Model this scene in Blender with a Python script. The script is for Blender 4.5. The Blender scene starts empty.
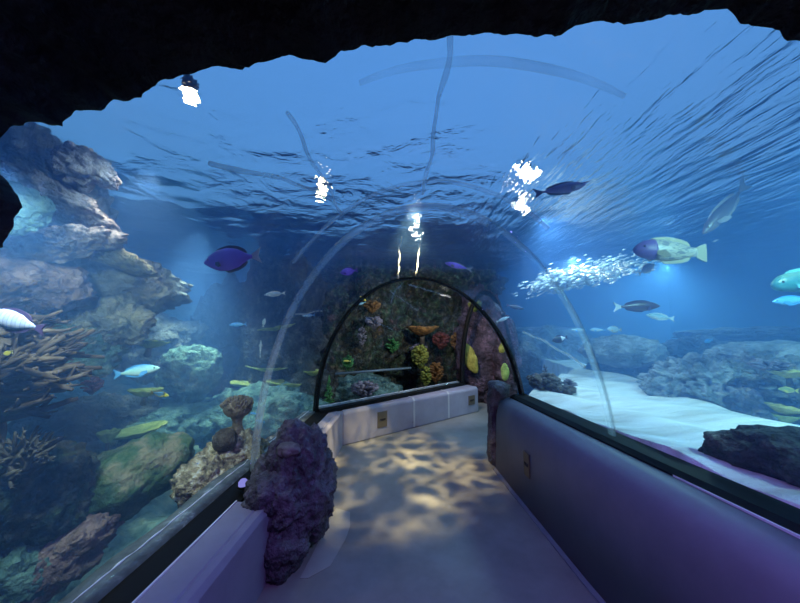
import bpy, bmesh, math, random
from mathutils import Vector, Matrix, noise, Euler

sc = bpy.context.scene
COL = sc.collection
random.seed(7)

# ------------------------------------------------------------------ camera
F_PX, W, H = 310.0, 800, 603
CAM = Vector((0, 0, 1.6))
ROT = Euler((math.radians(90 + 4.34), 0, math.radians(2.77)), 'XYZ').to_matrix()
cd = bpy.data.cameras.new('camera')
cam = bpy.data.objects.new('camera', cd)
COL.objects.link(cam)
cam.location = CAM
cam.rotation_euler = ROT.to_euler('XYZ')
cd.sensor_fit = 'HORIZONTAL'
cd.sensor_width = 36
cd.lens = 36 * F_PX / W
cd.clip_start = 0.02
cd.clip_end = 200
sc.camera = cam


def ray(px, py):
    return ROT @ Vector(((px - 400) / F_PX, -(py - 301.5) / F_PX, -1))


def at_d(px, py, d):            # distance along the view axis
    return CAM + ray(px, py) * d


def at_z(px, py, z):
    v = ray(px, py)
    return CAM + v * ((z - CAM.z) / v.z)


def at_y(px, py, y):
    v = ray(px, py)
    return CAM + v * (y / v.y)


# ------------------------------------------------------------------ helpers
def link_mesh(name, bm, mat, parent=None, smooth=True):
    me = bpy.data.meshes.new(name)
    bmesh.ops.recalc_face_normals(bm, faces=bm.faces)
    bm.to_mesh(me)
    bm.free()
    if mat:
        me.materials.append(mat)
    if smooth:
        for p in me.polygons:
            p.use_smooth = True
    o = bpy.data.objects.new(name, me)
    COL.objects.link(o)
    if parent:
        o.parent = parent
    return o


def tag(o, label, cat, group=None, kind=None):
    o['label'] = label
    o['category'] = cat
    if group:
        o['group'] = group
    if kind:
        o['kind'] = kind
    return o


def struct(o, label=None, cat='structure'):
    o['kind'] = 'structure'
    if label:
        o['label'] = label
        o['category'] = cat
    return o


def empty(name, loc, label, cat, group=None, rot=None):
    o = bpy.data.objects.new(name, None)
    COL.objects.link(o)
    o.location = loc
    o.empty_display_size = 0.1
    if rot is not None:
        o.rotation_euler = rot
    return tag(o, label, cat, group)


def add_tube(bm, pts, radii, sides=7, cap=True):
    rings = []
    n = len(pts)
    prev = None
    for i, p in enumerate(pts):
        t = (pts[min(i + 1, n - 1)] - pts[max(i - 1, 0)])
        if t.length < 1e-9:
            t = Vector((0, 0, 1))
        t.normalize()
        a = prev if prev is not None else (Vector((0, 0, 1)) if abs(t.z) < .9 else Vector((1, 0, 0)))
        u = (a - t * a.dot(t))
        if u.length < 1e-6:
            u = t.orthogonal()
        u.normalize()
        prev = u
        v = t.cross(u)
        rings.append([bm.verts.new(p + (u * math.cos(2 * math.pi * k / sides) + v * math.sin(2 * math.pi * k / sides)) * radii[i])
                      for k in range(sides)])
    for a, b in zip(rings, rings[1:]):
        for k in range(sides):
            bm.faces.new((a[k], a[(k + 1) % sides], b[(k + 1) % sides], b[k]))
    if cap:
        bm.faces.new(rings[0][::-1])
        bm.faces.new(rings[-1])


def add_box(bm, lo, hi):
    ret = bmesh.ops.create_cube(bm, size=1)
    for v in ret['verts']:
        v.co = Vector(((lo[i] + hi[i]) / 2 + v.co[i] * (hi[i] - lo[i]) for i in range(3)))
    return ret['verts']


def loft(bm, rows, close_u=False, caps=False):
    vr = [[bm.verts.new(p) for p in r] for r in rows]
    n = len(rows[0])
    for a, b in zip(vr, vr[1:]):
        for k in range(n if close_u else n - 1):
            j = (k + 1) % n
            bm.faces.new((a[k], a[j], b[j], b[k]))
    if caps and close_u:
        bm.faces.new(vr[0][::-1])
        bm.faces.new(vr[-1])
    return vr


def lerp(a, b, t):
    return a + (b - a) * t


def pw(x, pts):                  # piecewise linear
    if x <= pts[0][0]:
        return pts[0][1]
    for (x0, y0), (x1, y1) in zip(pts, pts[1:]):
        if x <= x1:
            return y0 + (y1 - y0) * (x - x0) / (x1 - x0)
    return pts[-1][1]


def smooth01(t):
    t = max(0, min(1, t))
    return t * t * (3 - 2 * t)


# ------------------------------------------------------------------ materials
def new_mat(name):
    m = bpy.data.materials.new(name)
    m.use_nodes = True
    nt = m.node_tree
    nt.nodes.clear()
    return m, nt, nt.nodes.new('ShaderNodeOutputMaterial')


def N(nt, t, **kw):
    n = nt.nodes.new(t)
    for k, v in kw.items():
        setattr(n, k, v)
    return n


def L(nt, a, b):
    nt.links.new(a, b)


def ramp(nt, stops, fac):
    r = N(nt, 'ShaderNodeValToRGB')
    e = r.color_ramp.elements
    while len(e) < len(stops):
        e.new(0.5)
    for el, (p, c) in zip(e, stops):
        el.position = p
        el.color = (*c, 1) if len(c) == 3 else c
    L(nt, fac, r.inputs[0])
    return r.outputs[0]


def mottled(name, stops, scale=4, detail=8, rough=.8, bump=.4, bscale=None, dist=.05, spec=.3, stretch=None, coords='Object', lac=None):
    """noise-mottled surface with bump"""
    m, nt, out = new_mat(name)
    tc = N(nt, 'ShaderNodeTexCoord')
    vec = tc.outputs[coords]
    if stretch:
        mp = N(nt, 'ShaderNodeMapping')
        mp.inputs['Scale'].default_value = stretch
        L(nt, vec, mp.inputs[0])
        vec = mp.outputs[0]
    no = N(nt, 'ShaderNodeTexNoise')
    no.inputs['Scale'].default_value = scale
    no.inputs['Detail'].default_value = detail
    no.inputs['Roughness'].default_value = .65
    L(nt, vec, no.inputs['Vector'])
    b = N(nt, 'ShaderNodeBsdfPrincipled')
    b.inputs['Roughness'].default_value = rough
    b.inputs['Specular IOR Level'].default_value = spec
    L(nt, ramp(nt, stops, no.outputs['Fac']), b.inputs['Base Color'])
    if bump:
        n2 = N(nt, 'ShaderNodeTexNoise')
        n2.inputs['Scale'].default_value = bscale or scale * 4
        n2.inputs['Detail'].default_value = 6
        L(nt, vec, n2.inputs['Vector'])
        bp = N(nt, 'ShaderNodeBump')
        bp.inputs['Strength'].default_value = bump
        bp.inputs['Distance'].default_value = dist
        L(nt, n2.outputs['Fac'], bp.inputs['Height'])
        L(nt, bp.outputs[0], b.inputs['Normal'])
    L(nt, b.outputs[0], out.inputs['Surface'])
    return m


def plain(name, col, rough=.5, metal=0, spec=.4):
    m, nt, out = new_mat(name)
    b = N(nt, 'ShaderNodeBsdfPrincipled')
    no = N(nt, 'ShaderNodeTexNoise')
    no.inputs['Scale'].default_value = 30
    d = tuple(c * .82 for c in col)
    L(nt, ramp(nt, [(.35, d), (.65, col)], no.outputs['Fac']), b.inputs['Base Color'])
    b.inputs['Roughness'].default_value = rough
    b.inputs['Metallic'].default_value = metal
    b.inputs['Specular IOR Level'].default_value = spec
    L(nt, b.outputs[0], out.inputs['Surface'])
    return m


def emit(name, col, s):
    m, nt, out = new_mat(name)
    e = N(nt, 'ShaderNodeEmission')
    e.inputs[0].default_value = (*col, 1)
    e.inputs[1].default_value = s
    L(nt, e.outputs[0], out.inputs['Surface'])
    return m


M = {}
M['concrete'] = mottled('path_concrete', [(.3, (.15, .135, .13)), (.5, (.21, .19, .185)), (.7, (.27, .25, .24))], scale=1.3, detail=5, rough=.55, bump=.06, bscale=40, dist=.01, spec=.45)
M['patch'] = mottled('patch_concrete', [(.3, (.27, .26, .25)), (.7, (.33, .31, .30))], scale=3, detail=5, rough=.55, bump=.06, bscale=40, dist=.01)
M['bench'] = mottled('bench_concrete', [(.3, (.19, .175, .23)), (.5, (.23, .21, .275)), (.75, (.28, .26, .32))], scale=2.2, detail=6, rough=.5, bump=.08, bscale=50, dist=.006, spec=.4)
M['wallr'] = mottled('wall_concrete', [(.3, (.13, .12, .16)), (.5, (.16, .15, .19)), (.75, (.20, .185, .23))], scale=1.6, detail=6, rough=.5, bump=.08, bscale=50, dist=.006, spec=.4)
M['cap'] = mottled('cap_concrete', [(.3, (.36, .34, .37)), (.75, (.44, .42, .45))], scale=2.5, detail=5, rough=.45, bump=.06, bscale=50, dist=.006, spec=.4)
M['black'] = plain('black_frame', (.005, .0055, .007), .6, 0, .15)
M['sealant'] = mottled('grey_sealant', [(.35, (.05, .06, .065)), (.58, (.12, .14, .15)), (.72, (.35, .4, .42))], scale=9, rough=.5, bump=.5, dist=.01)
M['edge'] = plain('pale_edge', (.75, .74, .78), .3)
M['plate'] = plain('brown_plate', (.13, .10, .075), .5, .2)
M['cave'] = mottled('dark_cave_rock', [(.35, (.010, .008, .010)), (.6, (.028, .022, .028)), (.75, (.06, .05, .06))], scale=5, bump=.8, dist=.06)
M['lava'] = mottled('lava_rock', [(.3, (.02, .018, .024)), (.5, (.075, .062, .085)), (.68, (.15, .13, .16))], scale=7, rough=.6, bump=1, bscale=22, dist=.05, spec=.5)
M['lavatop'] = mottled('worn_rock', [(.4, (.10, .085, .08)), (.65, (.20, .17, .16))], scale=10, rough=.5, bump=.6, bscale=30, dist=.02)
# reef rock kinds
M['r_pale'] = mottled('pale_pink_rock', [(.32, (.07, .065, .075)), (.48, (.22, .18, .19)), (.6, (.38, .31, .31)), (.75, (.52, .46, .46))], scale=5, bump=1, bscale=16, dist=.12)
M['r_grey'] = mottled('grey_reef_rock', [(.3, (.05, .06, .06)), (.5, (.17, .18, .17)), (.68, (.34, .35, .32))], scale=4, bump=1, bscale=14, dist=.12)
M['r_tan'] = mottled('tan_reef_rock', [(.32, (.07, .08, .07)), (.48, (.22, .22, .17)), (.6, (.42, .36, .25)), (.75, (.55, .50, .40))], scale=5, bump=1, bscale=18, dist=.1)
M['r_red'] = mottled('reddish_reef_rock', [(.32, (.06, .05, .05)), (.5, (.22, .14, .13)), (.66, (.40, .27, .25)), (.76, (.50, .42, .36))], scale=6, bump=1, bscale=18, dist=.1)
M['r_green'] = mottled('algae_boulder', [(.30, (.025, .05, .03)), (.44, (.05, .12, .05)), (.52, (.11, .16, .08)), (.62, (.28, .24, .15))], scale=4, bump=1, bscale=26, dist=.05)
M['r_dark'] = mottled('dark_reef_rock', [(.3, (.010, .014, .016)), (.5, (.035, .045, .045)), (.62, (.09, .10, .09)), (.72, (.22, .23, .19)), (.8, (.35, .28, .2))], scale=7, bump=1, bscale=22, dist=.1)
def reef_mix():
    m = mottled('mixed_reef_rock', [(.3, (.02, .025, .028)), (.5, (.22, .24, .23)), (.62, (.60, .60, .55)), (.75, (1, .95, .85))], scale=9, detail=10, bump=1, bscale=20, dist=.12)
    nt = m.node_tree
    b = [n for n in nt.nodes if n.type == 'BSDF_PRINCIPLED'][0]
    src = b.inputs['Base Color'].links[0].from_socket
    tc = N(nt, 'ShaderNodeTexCoord')
    no = N(nt, 'ShaderNodeTexNoise')
    no.inputs['Scale'].default_value = 3.2
    no.inputs['Detail'].default_value = 5
    L(nt, tc.outputs['Object'], no.inputs['Vector'])
    tint = ramp(nt, [(.30, (.30, .16, .16)), (.40, (.10, .16, .17)), (.47, (.14, .24, .14)), (.53, (.26, .23, .17)), (.60, (.12, .17, .20)), (.68, (.36, .24, .10)), (.76, (.26, .20, .30))], no.outputs['Fac'])
    mx = N(nt, 'ShaderNodeMix', data_type='RGBA', blend_type='MULTIPLY')
    mx.inputs[0].default_value = 1
    L(nt, src, mx.inputs[6])
    L(nt, tint, mx.inputs[7])
    L(nt, mx.outputs[2], b.inputs['Base Color'])
    return m


M['r_mix'] = reef_mix()
M['r_teal'] = mottled('turf_reef_rock', [(.3, (.03, .06, .06)), (.5, (.10, .20, .18)), (.66, (.22, .36, .30)), (.78, (.45, .50, .38))], scale=7, bump=1, bscale=24, dist=.08)
M['r_blue'] = mottled('blue_grey_rock', [(.3, (.10, .12, .13)), (.5, (.26, .29, .30)), (.65, (.48, .50, .50)), (.75, (.66, .68, .66))], scale=4, bump=1, bscale=16, dist=.1)
M['r_crust'] = mottled('encrusted_rock', [(.3, (.05, .05, .05)), (.45, (.20, .16, .11)), (.55, (.46, .37, .23)), (.63, (.70, .64, .54)), (.70, (.45, .65, .80))], scale=12, bump=1, bscale=36, dist=.04)
M['r_pink'] = mottled('pink_coralline_rock', [(.3, (.015, .012, .018)), (.5, (.07, .045, .065)), (.64, (.17, .10, .14)), (.76, (.28, .20, .24))], scale=6, bump=1, bscale=20, dist=.08)
M['seabed'] = mottled('rubble_seabed', [(.3, (.04, .08, .08)), (.48, (.16, .28, .26)), (.6, (.36, .48, .40)), (.75, (.66, .64, .50))], scale=2.2, detail=10, bump=1, bscale=9, dist=.15)
M['branch'] = mottled('brown_branch_coral', [(.35, (.045, .03, .022)), (.6, (.13, .088, .062)), (.75, (.24, .18, .14))], scale=7, bump=.5, bscale=40, dist=.01)
M['dkbranch'] = mottled('dark_branch_coral', [(.35, (.03, .025, .02)), (.6, (.12, .10, .08)), (.75, (.22, .20, .17))], scale=10, bump=.5, bscale=40, dist=.01)
M['mush'] = mottled('brown_cup_coral', [(.35, (.09, .07, .05)), (.6, (.22, .17, .12)), (.75, (.36, .29, .2))], scale=14, bump=.8, bscale=60, dist=.02)
M['ball'] = mottled('brain_coral', [(.35, (.04, .03, .025)), (.6, (.10, .08, .065)), (.75, (.18, .14, .12))], scale=16, bump=1, bscale=70, dist=.02)
M['olive'] = mottled('olive_plate_coral', [(.35, (.14, .20, .05)), (.6, (.38, .45, .12)), (.75, (.60, .62, .22))], scale=7, bump=.6, bscale=30, dist=.02)
M['greens'] = mottled('green_soft_coral', [(.35, (.02, .10, .03)), (.65, (.08, .28, .08)), (.8, (.18, .42, .15))], scale=14, bump=.5, dist=.02)
M['yellow'] = mottled('yellow_sponge', [(.35, (.20, .17, .03)), (.65, (.46, .39, .08)), (.8, (.6, .52, .16))], scale=12, bump=.6, dist=.02)
M['yelgreen'] = mottled('yellow_green_coral', [(.35, (.07, .09, .02)), (.6, (.28, .30, .05)), (.8, (.5, .48, .12))], scale=14, bump=.8, dist=.03)
M['orange'] = mottled('orange_coral', [(.38, (.07, .035, .015)), (.6, (.32, .16, .05)), (.75, (.6, .38, .16))], scale=14, bump=.8, dist=.03)
M['redc'] = mottled('red_coral', [(.38, (.06, .015, .015)), (.62, (.22, .06, .05)), (.8, (.35, .15, .12))], scale=14, bump=.8, dist=.03)
M['lilac'] = mottled('lilac_coral', [(.38, (.07, .065, .08)), (.6, (.26, .24, .29)), (.78, (.5, .48, .54))], scale=14, bump=.8, dist=.03)
M['yrock'] = mottled('yellow_coral_head', [(.35, (.30, .28, .10)), (.6, (.62, .55, .18)), (.8, (.8, .72, .35))], scale=12, bump=.8, dist=.03)


def sand_mat():
    m, nt, out = new_mat('rippled_white_sand')
    tc = N(nt, 'ShaderNodeTexCoord')
    mp = N(nt, 'ShaderNodeMapping')
    mp.inputs['Rotation'].default_value = (0, 0, math.radians(-62))
    mp.inputs['Scale'].default_value = (1, 4.5, 1)
    L(nt, tc.outputs['Object'], mp.inputs[0])
    no = N(nt, 'ShaderNodeTexNoise')
    no.inputs['Scale'].default_value = 1.6
    no.inputs['Detail'].default_value = 6
    L(nt, mp.outputs[0], no.inputs['Vector'])
    b = N(nt, 'ShaderNodeBsdfPrincipled')
    b.inputs['Roughness'].default_value = .85
    L(nt, ramp(nt, [(.3, (.50, .47, .42)), (.5, (.72, .70, .66)), (.68, (.84, .83, .80))], no.outputs['Fac']), b.inputs['Base Color'])
    n2 = N(nt, 'ShaderNodeTexNoise')
    n2.inputs['Scale'].default_value = 60
    L(nt, tc.outputs['Object'], n2.inputs['Vector'])
    ad = N(nt, 'ShaderNodeMath', operation='MULTIPLY_ADD')
    L(nt, n2.outputs['Fac'], ad.inputs[0])
    ad.inputs[1].default_value = .12
    L(nt, no.outputs['Fac'], ad.inputs[2])
    bp = N(nt, 'ShaderNodeBump')
    bp.inputs['Strength'].default_value = .6
    bp.inputs['Distance'].default_value = .12
    L(nt, ad.outputs[0], bp.inputs['Height'])
    L(nt, bp.outputs[0], b.inputs['Normal'])
    L(nt, b.outputs[0], out.inputs['Surface'])
    return m


M['sand'] = sand_mat()


def acrylic_mat(name, ior=1.28, tint=(.98, .99, 1.0), rough=.03, wav=.25, scale=5.):
    m, nt, out = new_mat(name)
    tr = N(nt, 'ShaderNodeBsdfTransparent')
    tr.inputs[0].default_value = (*tint, 1)
    gl = N(nt, 'ShaderNodeBsdfGlossy')
    gl.inputs['Roughness'].default_value = rough
    fr = N(nt, 'ShaderNodeFresnel')
    fr.inputs['IOR'].default_value = ior
    tc = N(nt, 'ShaderNodeTexCoord')
    no = N(nt, 'ShaderNodeTexNoise')
    no.inputs['Scale'].default_value = scale
    no.inputs['Detail'].default_value = 3
    L(nt, tc.outputs['Object'], no.inputs['Vector'])
    bp = N(nt, 'ShaderNodeBump')
    bp.inputs['Strength'].default_value = wav
    bp.inputs['Distance'].default_value = .02
    L(nt, no.outputs['Fac'], bp.inputs['Height'])
    L(nt, bp.outputs[0], gl.inputs['Normal'])
    geo = N(nt, 'ShaderNodeNewGeometry')
    # a thin sheet reflects alike from both sides: use |cos| through a facing-neutral Fresnel
    lw = N(nt, 'ShaderNodeLayerWeight')
    lw.inputs[0].default_value = .5
    pwr = N(nt, 'ShaderNodeMath', operation='POWER')
    L(nt, lw.outputs['Facing'], pwr.inputs[0])
    pwr.inputs[1].default_value = 4.0
    mul = N(nt, 'ShaderNodeMath', operation='MULTIPLY_ADD')
    L(nt, pwr.outputs[0], mul.inputs[0])
    mul.inputs[1].default_value = .28
    mul.inputs[2].default_value = .015
    mx = N(nt, 'ShaderNodeMixShader')
    L(nt, mul.outputs[0], mx.inputs[0])
    L(nt, tr.outputs[0], mx.inputs[1])
    L(nt, gl.outputs[0], mx.inputs[2])
    L(nt, mx.outputs[0], out.inputs['Surface'])
    return m


M['acrylic'] = acrylic_mat('clear_acrylic')


def seam_mat(name='seam_and_streak', lo=.03, hi=.2):
    m, nt, out = new_mat(name)
    tr = N(nt, 'ShaderNodeBsdfTransparent')
    b = N(nt, 'ShaderNodeBsdfPrincipled')
    b.inputs['Base Color'].default_value = (.75, .78, .82, 1)
    b.inputs['Roughness'].default_value = .25
    tl = N(nt, 'ShaderNodeBsdfTranslucent')
    tl.inputs[0].default_value = (.95, .97, 1, 1)
    m1 = N(nt, 'ShaderNodeMixShader')
    m1.inputs[0].default_value = .6
    m1.inputs[0].default_value = .85
    L(nt, b.outputs[0], m1.inputs[1])
    L(nt, tl.outputs[0], m1.inputs[2])
    tc = N(nt, 'ShaderNodeTexCoord')
    no = N(nt, 'ShaderNodeTexNoise')
    no.inputs['Scale'].default_value = 4
    L(nt, tc.outputs['Object'], no.inputs['Vector'])
    mr = N(nt, 'ShaderNodeMapRange')
    L(nt, no.outputs['Fac'], mr.inputs[0])
    mr.inputs[1].default_value = .3
    mr.inputs[2].default_value = .7
    mr.inputs[3].default_value = lo
    mr.inputs[4].default_value = hi
    mx = N(nt, 'ShaderNodeMixShader')
    L(nt, mr.outputs[0], mx.inputs[0])
    L(nt, tr.outputs[0], mx.inputs[1])
    L(nt, m1.outputs[0], mx.inputs[2])
    L(nt, mx.outputs[0], out.inputs['Surface'])
    return m


M['seam'] = seam_mat()  # shared by bonded seams and modelled reflection streaks
M['seam_bright'] = seam_mat('bonded_seam_cloudy', .15, .42)
M['seam_ring'] = seam_mat('bonded_ring', .16, .34)


WIOR = 1.06


def water_surface_mat():
    m, nt, out = new_mat('rippled_water_surface')
    tc = N(nt, 'ShaderNodeTexCoord')
    n1 = N(nt, 'ShaderNodeTexNoise')
    n1.inputs['Scale'].default_value = 2.6
    n1.inputs['Detail'].default_value = 5
    n1.inputs['Distortion'].default_value = .6
    L(nt, tc.outputs['Object'], n1.inputs['Vector'])
    bp = N(nt, 'ShaderNodeBump')
    bp.inputs['Strength'].default_value = .75
    bp.inputs['Distance'].default_value = .10
    mp = N(nt, 'ShaderNodeMapping')
    mp.inputs['Rotation'].default_value = (0, 0, math.radians(8))
    mp.inputs['Scale'].default_value = (7.0, 1.3, 1)
    L(nt, tc.outputs['Object'], mp.inputs[0])
    n2 = N(nt, 'ShaderNodeTexNoise')
    n2.inputs['Scale'].default_value = 1.3
    n2.inputs['Detail'].default_value = 4
    L(nt, mp.outputs[0], n2.inputs['Vector'])
    sx = N(nt, 'ShaderNodeSeparateXYZ')
    L(nt, tc.outputs['Object'], sx.inputs[0])
    mr = N(nt, 'ShaderNodeMapRange', interpolation_type='SMOOTHSTEP')
    L(nt, sx.outputs[0], mr.inputs[0])
    mr.inputs[1].default_value = .2
    mr.inputs[2].default_value = 1.2
    mh = N(nt, 'ShaderNodeMix')
    L(nt, mr.outputs[0], mh.inputs[0])
    L(nt, n1.outputs['Fac'], mh.inputs[2])
    hf = N(nt, 'ShaderNodeMath', operation='MULTIPLY')
    L(nt, n2.outputs['Fac'], hf.inputs[0])
    hf.inputs[1].default_value = .62
    L(nt, hf.outputs[0], mh.inputs[3])
    ml = N(nt, 'ShaderNodeMapRange', interpolation_type='SMOOTHSTEP')
    L(nt, sx.outputs[0], ml.inputs[0])
    ml.inputs[1].default_value = -2.4
    ml.inputs[2].default_value = -.3
    ml.inputs[3].default_value = .30
    ml.inputs[4].default_value = 1
    mm = N(nt, 'ShaderNodeMath', operation='MULTIPLY')
    L(nt, mh.outputs[0], mm.inputs[0])
    L(nt, ml.outputs[0], mm.inputs[1])
    L(nt, mm.outputs[0], bp.inputs['Height'])
    fr = N(nt, 'ShaderNodeFresnel')
    fr.inputs['IOR'].default_value = WIOR
    L(nt, bp.outputs[0], fr.inputs['Normal'])
    tr = N(nt, 'ShaderNodeBsdfRefraction')
    tr.inputs['Roughness'].default_value = .02
    tr.inputs['IOR'].default_value = WIOR
    L(nt, bp.outputs[0], tr.inputs['Normal'])
    gl = N(nt, 'ShaderNodeBsdfGlossy')
    gl.inputs['Roughness'].default_value = .04
    L(nt, bp.outputs[0], gl.inputs['Normal'])
    mx = N(nt, 'ShaderNodeMixShader')
    L(nt, fr.outputs[0], mx.inputs[0])
    L(nt, tr.outputs[0], mx.inputs[1])
    L(nt, gl.outputs[0], mx.inputs[2])
    L(nt, mx.outputs[0], out.inputs['Surface'])
    return m


M['wsurf'] = water_surface_mat()


def water_mat():
    m, nt, out = new_mat('blue_water')
    s = N(nt, 'ShaderNodeVolumeScatter')
    s.inputs['Color'].default_value = (.19, .43, 1.0, 1)
    s.inputs['Density'].default_value = .19
    s.inputs['Anisotropy'].default_value = .35
    a = N(nt, 'ShaderNodeVolumeAbsorption')
    a.inputs['Color'].default_value = (.10, .62, .94, 1)
    a.inputs['Density'].default_value = .10
    ad = N(nt, 'ShaderNodeAddShader')
    L(nt, s.outputs[0], ad.inputs[0])
    L(nt, a.outputs[0], ad.inputs[1])
    L(nt, ad.outputs[0], out.inputs['Volume'])
    return m


M['water'] = water_mat()
M['tankwall'] = mottled('tank_wall_paint', [(.35, (.02, .05, .10)), (.65, (.04, .09, .16))], scale=.8, bump=.2)
M['lampcase'] = plain('lamp_housing', (.03, .03, .035), .4, .5)
M['lens'] = emit('lamp_lens', (1.0, .97, .92), 60)
M['warmlens'] = emit('warm_lamp_lens', (1.0, .82, .5), 60)

# ------------------------------------------------------------------ tunnel geometry
BEND = [(-1.25, 4.06), (.92, 6.10)]
SURF = 3.05                                   # water line


def xr_of(y):
    return pw(y, [(-2, 1.95), (1.2, 1.62), (2.2, 1.44), (3.65, 1.19)])


def za_of(y):
    return pw(y, [(-2, 2.55), (2.45, 2.55), (4.0, 2.15)])


def section(s):
    """feet (left, right) and apex height of the tunnel at arc parameter s: straight up to s=4.05, then bending to the right"""
    if s <= 4.05:
        k = .43 * smooth01((s - 1.5) / 2.5)
        yl, yr = s, s - k
        return Vector((-1.27, yl, .47)), Vector((xr_of(yr), yr, .47)), za_of(s)
    t = (s - 4.05)
    l0, l1 = Vector((-1.25, 4.06, .47)), Vector((.92, 6.10, .47))
    r0, r1 = Vector((1.18, 3.63, .47)), Vector((1.52, 4.85, .47))
    return l0.lerp(l1, t / 3.0), r0.lerp(r1, t / 3.0), 2.15


def profile(s, off=0.0, n=48, zr=.80, zl=.47):
    l, r, za = section(s)
    c = (l + r) / 2
    h = (r - l) / 2
    a = h.length
    hn = h.normalized()
    b = za - .47
    pts = []
    t0 = math.pi - math.asin(max(0, (zl - .47) / b))
    t1 = math.asin((zr - .47) / b) if zr > .47 else 0
    for i in range(n + 1):
        th = lerp(t0, t1, i / n)
        p = c + hn * ((a + off) * math.cos(th))
        p.z = .47 + (b + off) * math.sin(th)
        pts.append(p)
    return pts


def shell(bm, svals, thick=.05, n=48, zr=.80):
    outer = [profile(s, thick, n, zr) for s in svals]
    inner = [profile(s, 0, n, zr) for s in svals]
    vo = loft(bm, outer)
    vi = loft(bm, inner)
    for k in (0, -1):
        for i in range(n):
            bm.faces.new((vo[k][i], vo[k][i + 1], vi[k][i + 1], vi[k][i]))
    for j in (0, n):
        for i in range(len(svals) - 1):
            bm.faces.new((vo[i][j], vo[i + 1][j], vi[i + 1][j], vi[i][j]))


def rng(a, b, n):
    return [lerp(a, b, i / n) for i in range(n + 1)]


bm = bmesh.new()
shell(bm, rng(.40, 2.48, 24))
near_pane = struct(link_mesh('window_1', bm, M['acrylic']), 'clear curved acrylic vault panel nearest the dark rock lip', 'acrylic panel')
bm = bmesh.new()
shell(bm, rng(2.52, 3.98, 18))
mid_pane = struct(link_mesh('window_2', bm, M['acrylic']), 'clear curved acrylic vault panel between the pale seam ring and the black arch', 'acrylic panel')
bm = bmesh.new()
shell(bm, rng(4.08, 7.0, 24))
far_pane = struct(link_mesh('window_3', bm, M['acrylic']), 'clear curved acrylic vault panel beyond the black arch above the far bench', 'acrylic panel')


def seam_ring(s0, s1, parent, th=.012, lo=0.0, hi=1.0, mat='seam', taper=False):
    bm = bmesh.new()
    n = 64
    wob = [(noise.noise(Vector((i * .25, s0 * 9, 3))) * .012) for i in range(n + 1)]
    rows = []
    for off, ss in ((-.004 - th, s0), (-.004 - th, s1), (-.004, s1), (-.004, s0)):
        base = profile(ss, off, n)
        if taper:
            mid = profile((s0 + s1) / 2, off, n)
            base = [m_.lerp(p, .08 + .92 * math.sqrt(max(0, math.sin(math.pi * min(1, max(0, (i / n - lo) / (hi - lo))))))) for i, (m_, p) in enumerate(zip(mid, base))]
        rows.append([p + Vector((0, wob[i], 0)) for i, p in enumerate(base) if lo <= i / n <= hi])
    vr = [[bm.verts.new(p) for p in r] for r in rows]
    n = len(rows[0]) - 1
    for a in range(4):
        b2 = (a + 1) % 4
        for i in range(n):
            bm.faces.new((vr[a][i], vr[a][i + 1], vr[b2][i + 1], vr[b2][i]))
    for e in (0, n):
        bm.faces.new([vr[a][e] for a in range(4)])
    return link_mesh('seam', bm, M[mat], parent)


seam_ring(1.03, 1.065, near_pane, lo=.43, hi=.66, taper=True)  # strip shaped as a pale reflection band, not a panel joint
seam_ring(1.98, 2.03, near_pane, .008, lo=.28, hi=.72, mat='seam_ring')
seam_ring(2.41, 2.52, mid_pane, .015, hi=.66, mat='seam_ring')
seam_ring(2.43, 2.50, mid_pane, .012, lo=.67)


def seam_streak(th0, th1, s0, s1, parent, w=.012, mat='seam_bright'):
    bm = bmesh.new()
    pts = []
    k = 24
    for i in range(k + 1):
        t = i / k
        s = lerp(s0, s1, t)
        l, r, za = section(s)
        c, h = (l + r) / 2, (r - l) / 2
        th = lerp(th0, th1, t) + noise.noise(Vector((s * 4, th0 * 7, 0))) * .02
        p = c + h * (math.cos(th) * .99)
        p.z = .47 + (za - .47) * math.sin(th) * .993
        pts.append(p)
    add_tube(bm, pts, [w * (.6 + .7 * abs(noise.noise(Vector((i * .3, th0, 2))))) for i in range(k + 1)], 6)
    return link_mesh('seam', bm, M[mat], parent)


seam_streak(1.62, 1.60, .95, 2.2, near_pane, .014)
seam_streak(2.02, 2.02, 1.0, 2.0, near_pane, .012)
seam_streak(2.22, 2.03, .95, 1.6, near_pane, .014)
seam_streak(2.50, 2.42, 2.55, 3.1, mid_pane, .008)
seam_streak(1.70, 1.72, 2.9, 3.85, mid_pane, .010)
seam_streak(1.56, 1.55, 2.8, 3.8, mid_pane, .010)
seam_streak(.42, .62, 2.6, 3.4, mid_pane, .014)
for a, b, s0, s1, w in ((1.9, 2.2, 4.2, 5.4, .012), (1.7, 1.9, 4.3, 6.0, .014), (2.3, 2.45, 4.3, 5.0, .01), (1.75, 2.1, 4.2, 4.6, .012)):  # grey reflection streaks of the far pane, modelled as thin tubes
    seam_streak(a, b, s0, s1, far_pane, w, 'seam')


def arch_bar(name, s0, s1, t_in, t_out, mat):
    bm = bmesh.new()
    n = 64
    rows = [profile(ss, off, n, zr=.74) for off, ss in ((-t_in, s0), (-t_in, s1), (t_out, s1), (t_out, s0))]
    vr = [[bm.verts.new(p) for p in r] for r in rows]
    for a in range(4):
        b2 = (a + 1) % 4
        for i in range(n):
            bm.faces.new((vr[a][i], vr[a][i + 1], vr[b2][i + 1], vr[b2][i]))
    for e in (0, n):
        bm.faces.new([vr[a][e] for a in range(4)])
    return link_mesh(name, bm, mat)


struct(arch_bar('trim_1', 4.015, 4.06, -.015, .045, M['black']), 'slim black arch frame around the far mouth of the tunnel', 'arch frame')
struct(arch_bar('trim_2', 6.98, 7.06, .03, .05, M['black']), 'second black arch frame past the far bench beside the pink rock', 'arch frame')

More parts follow.
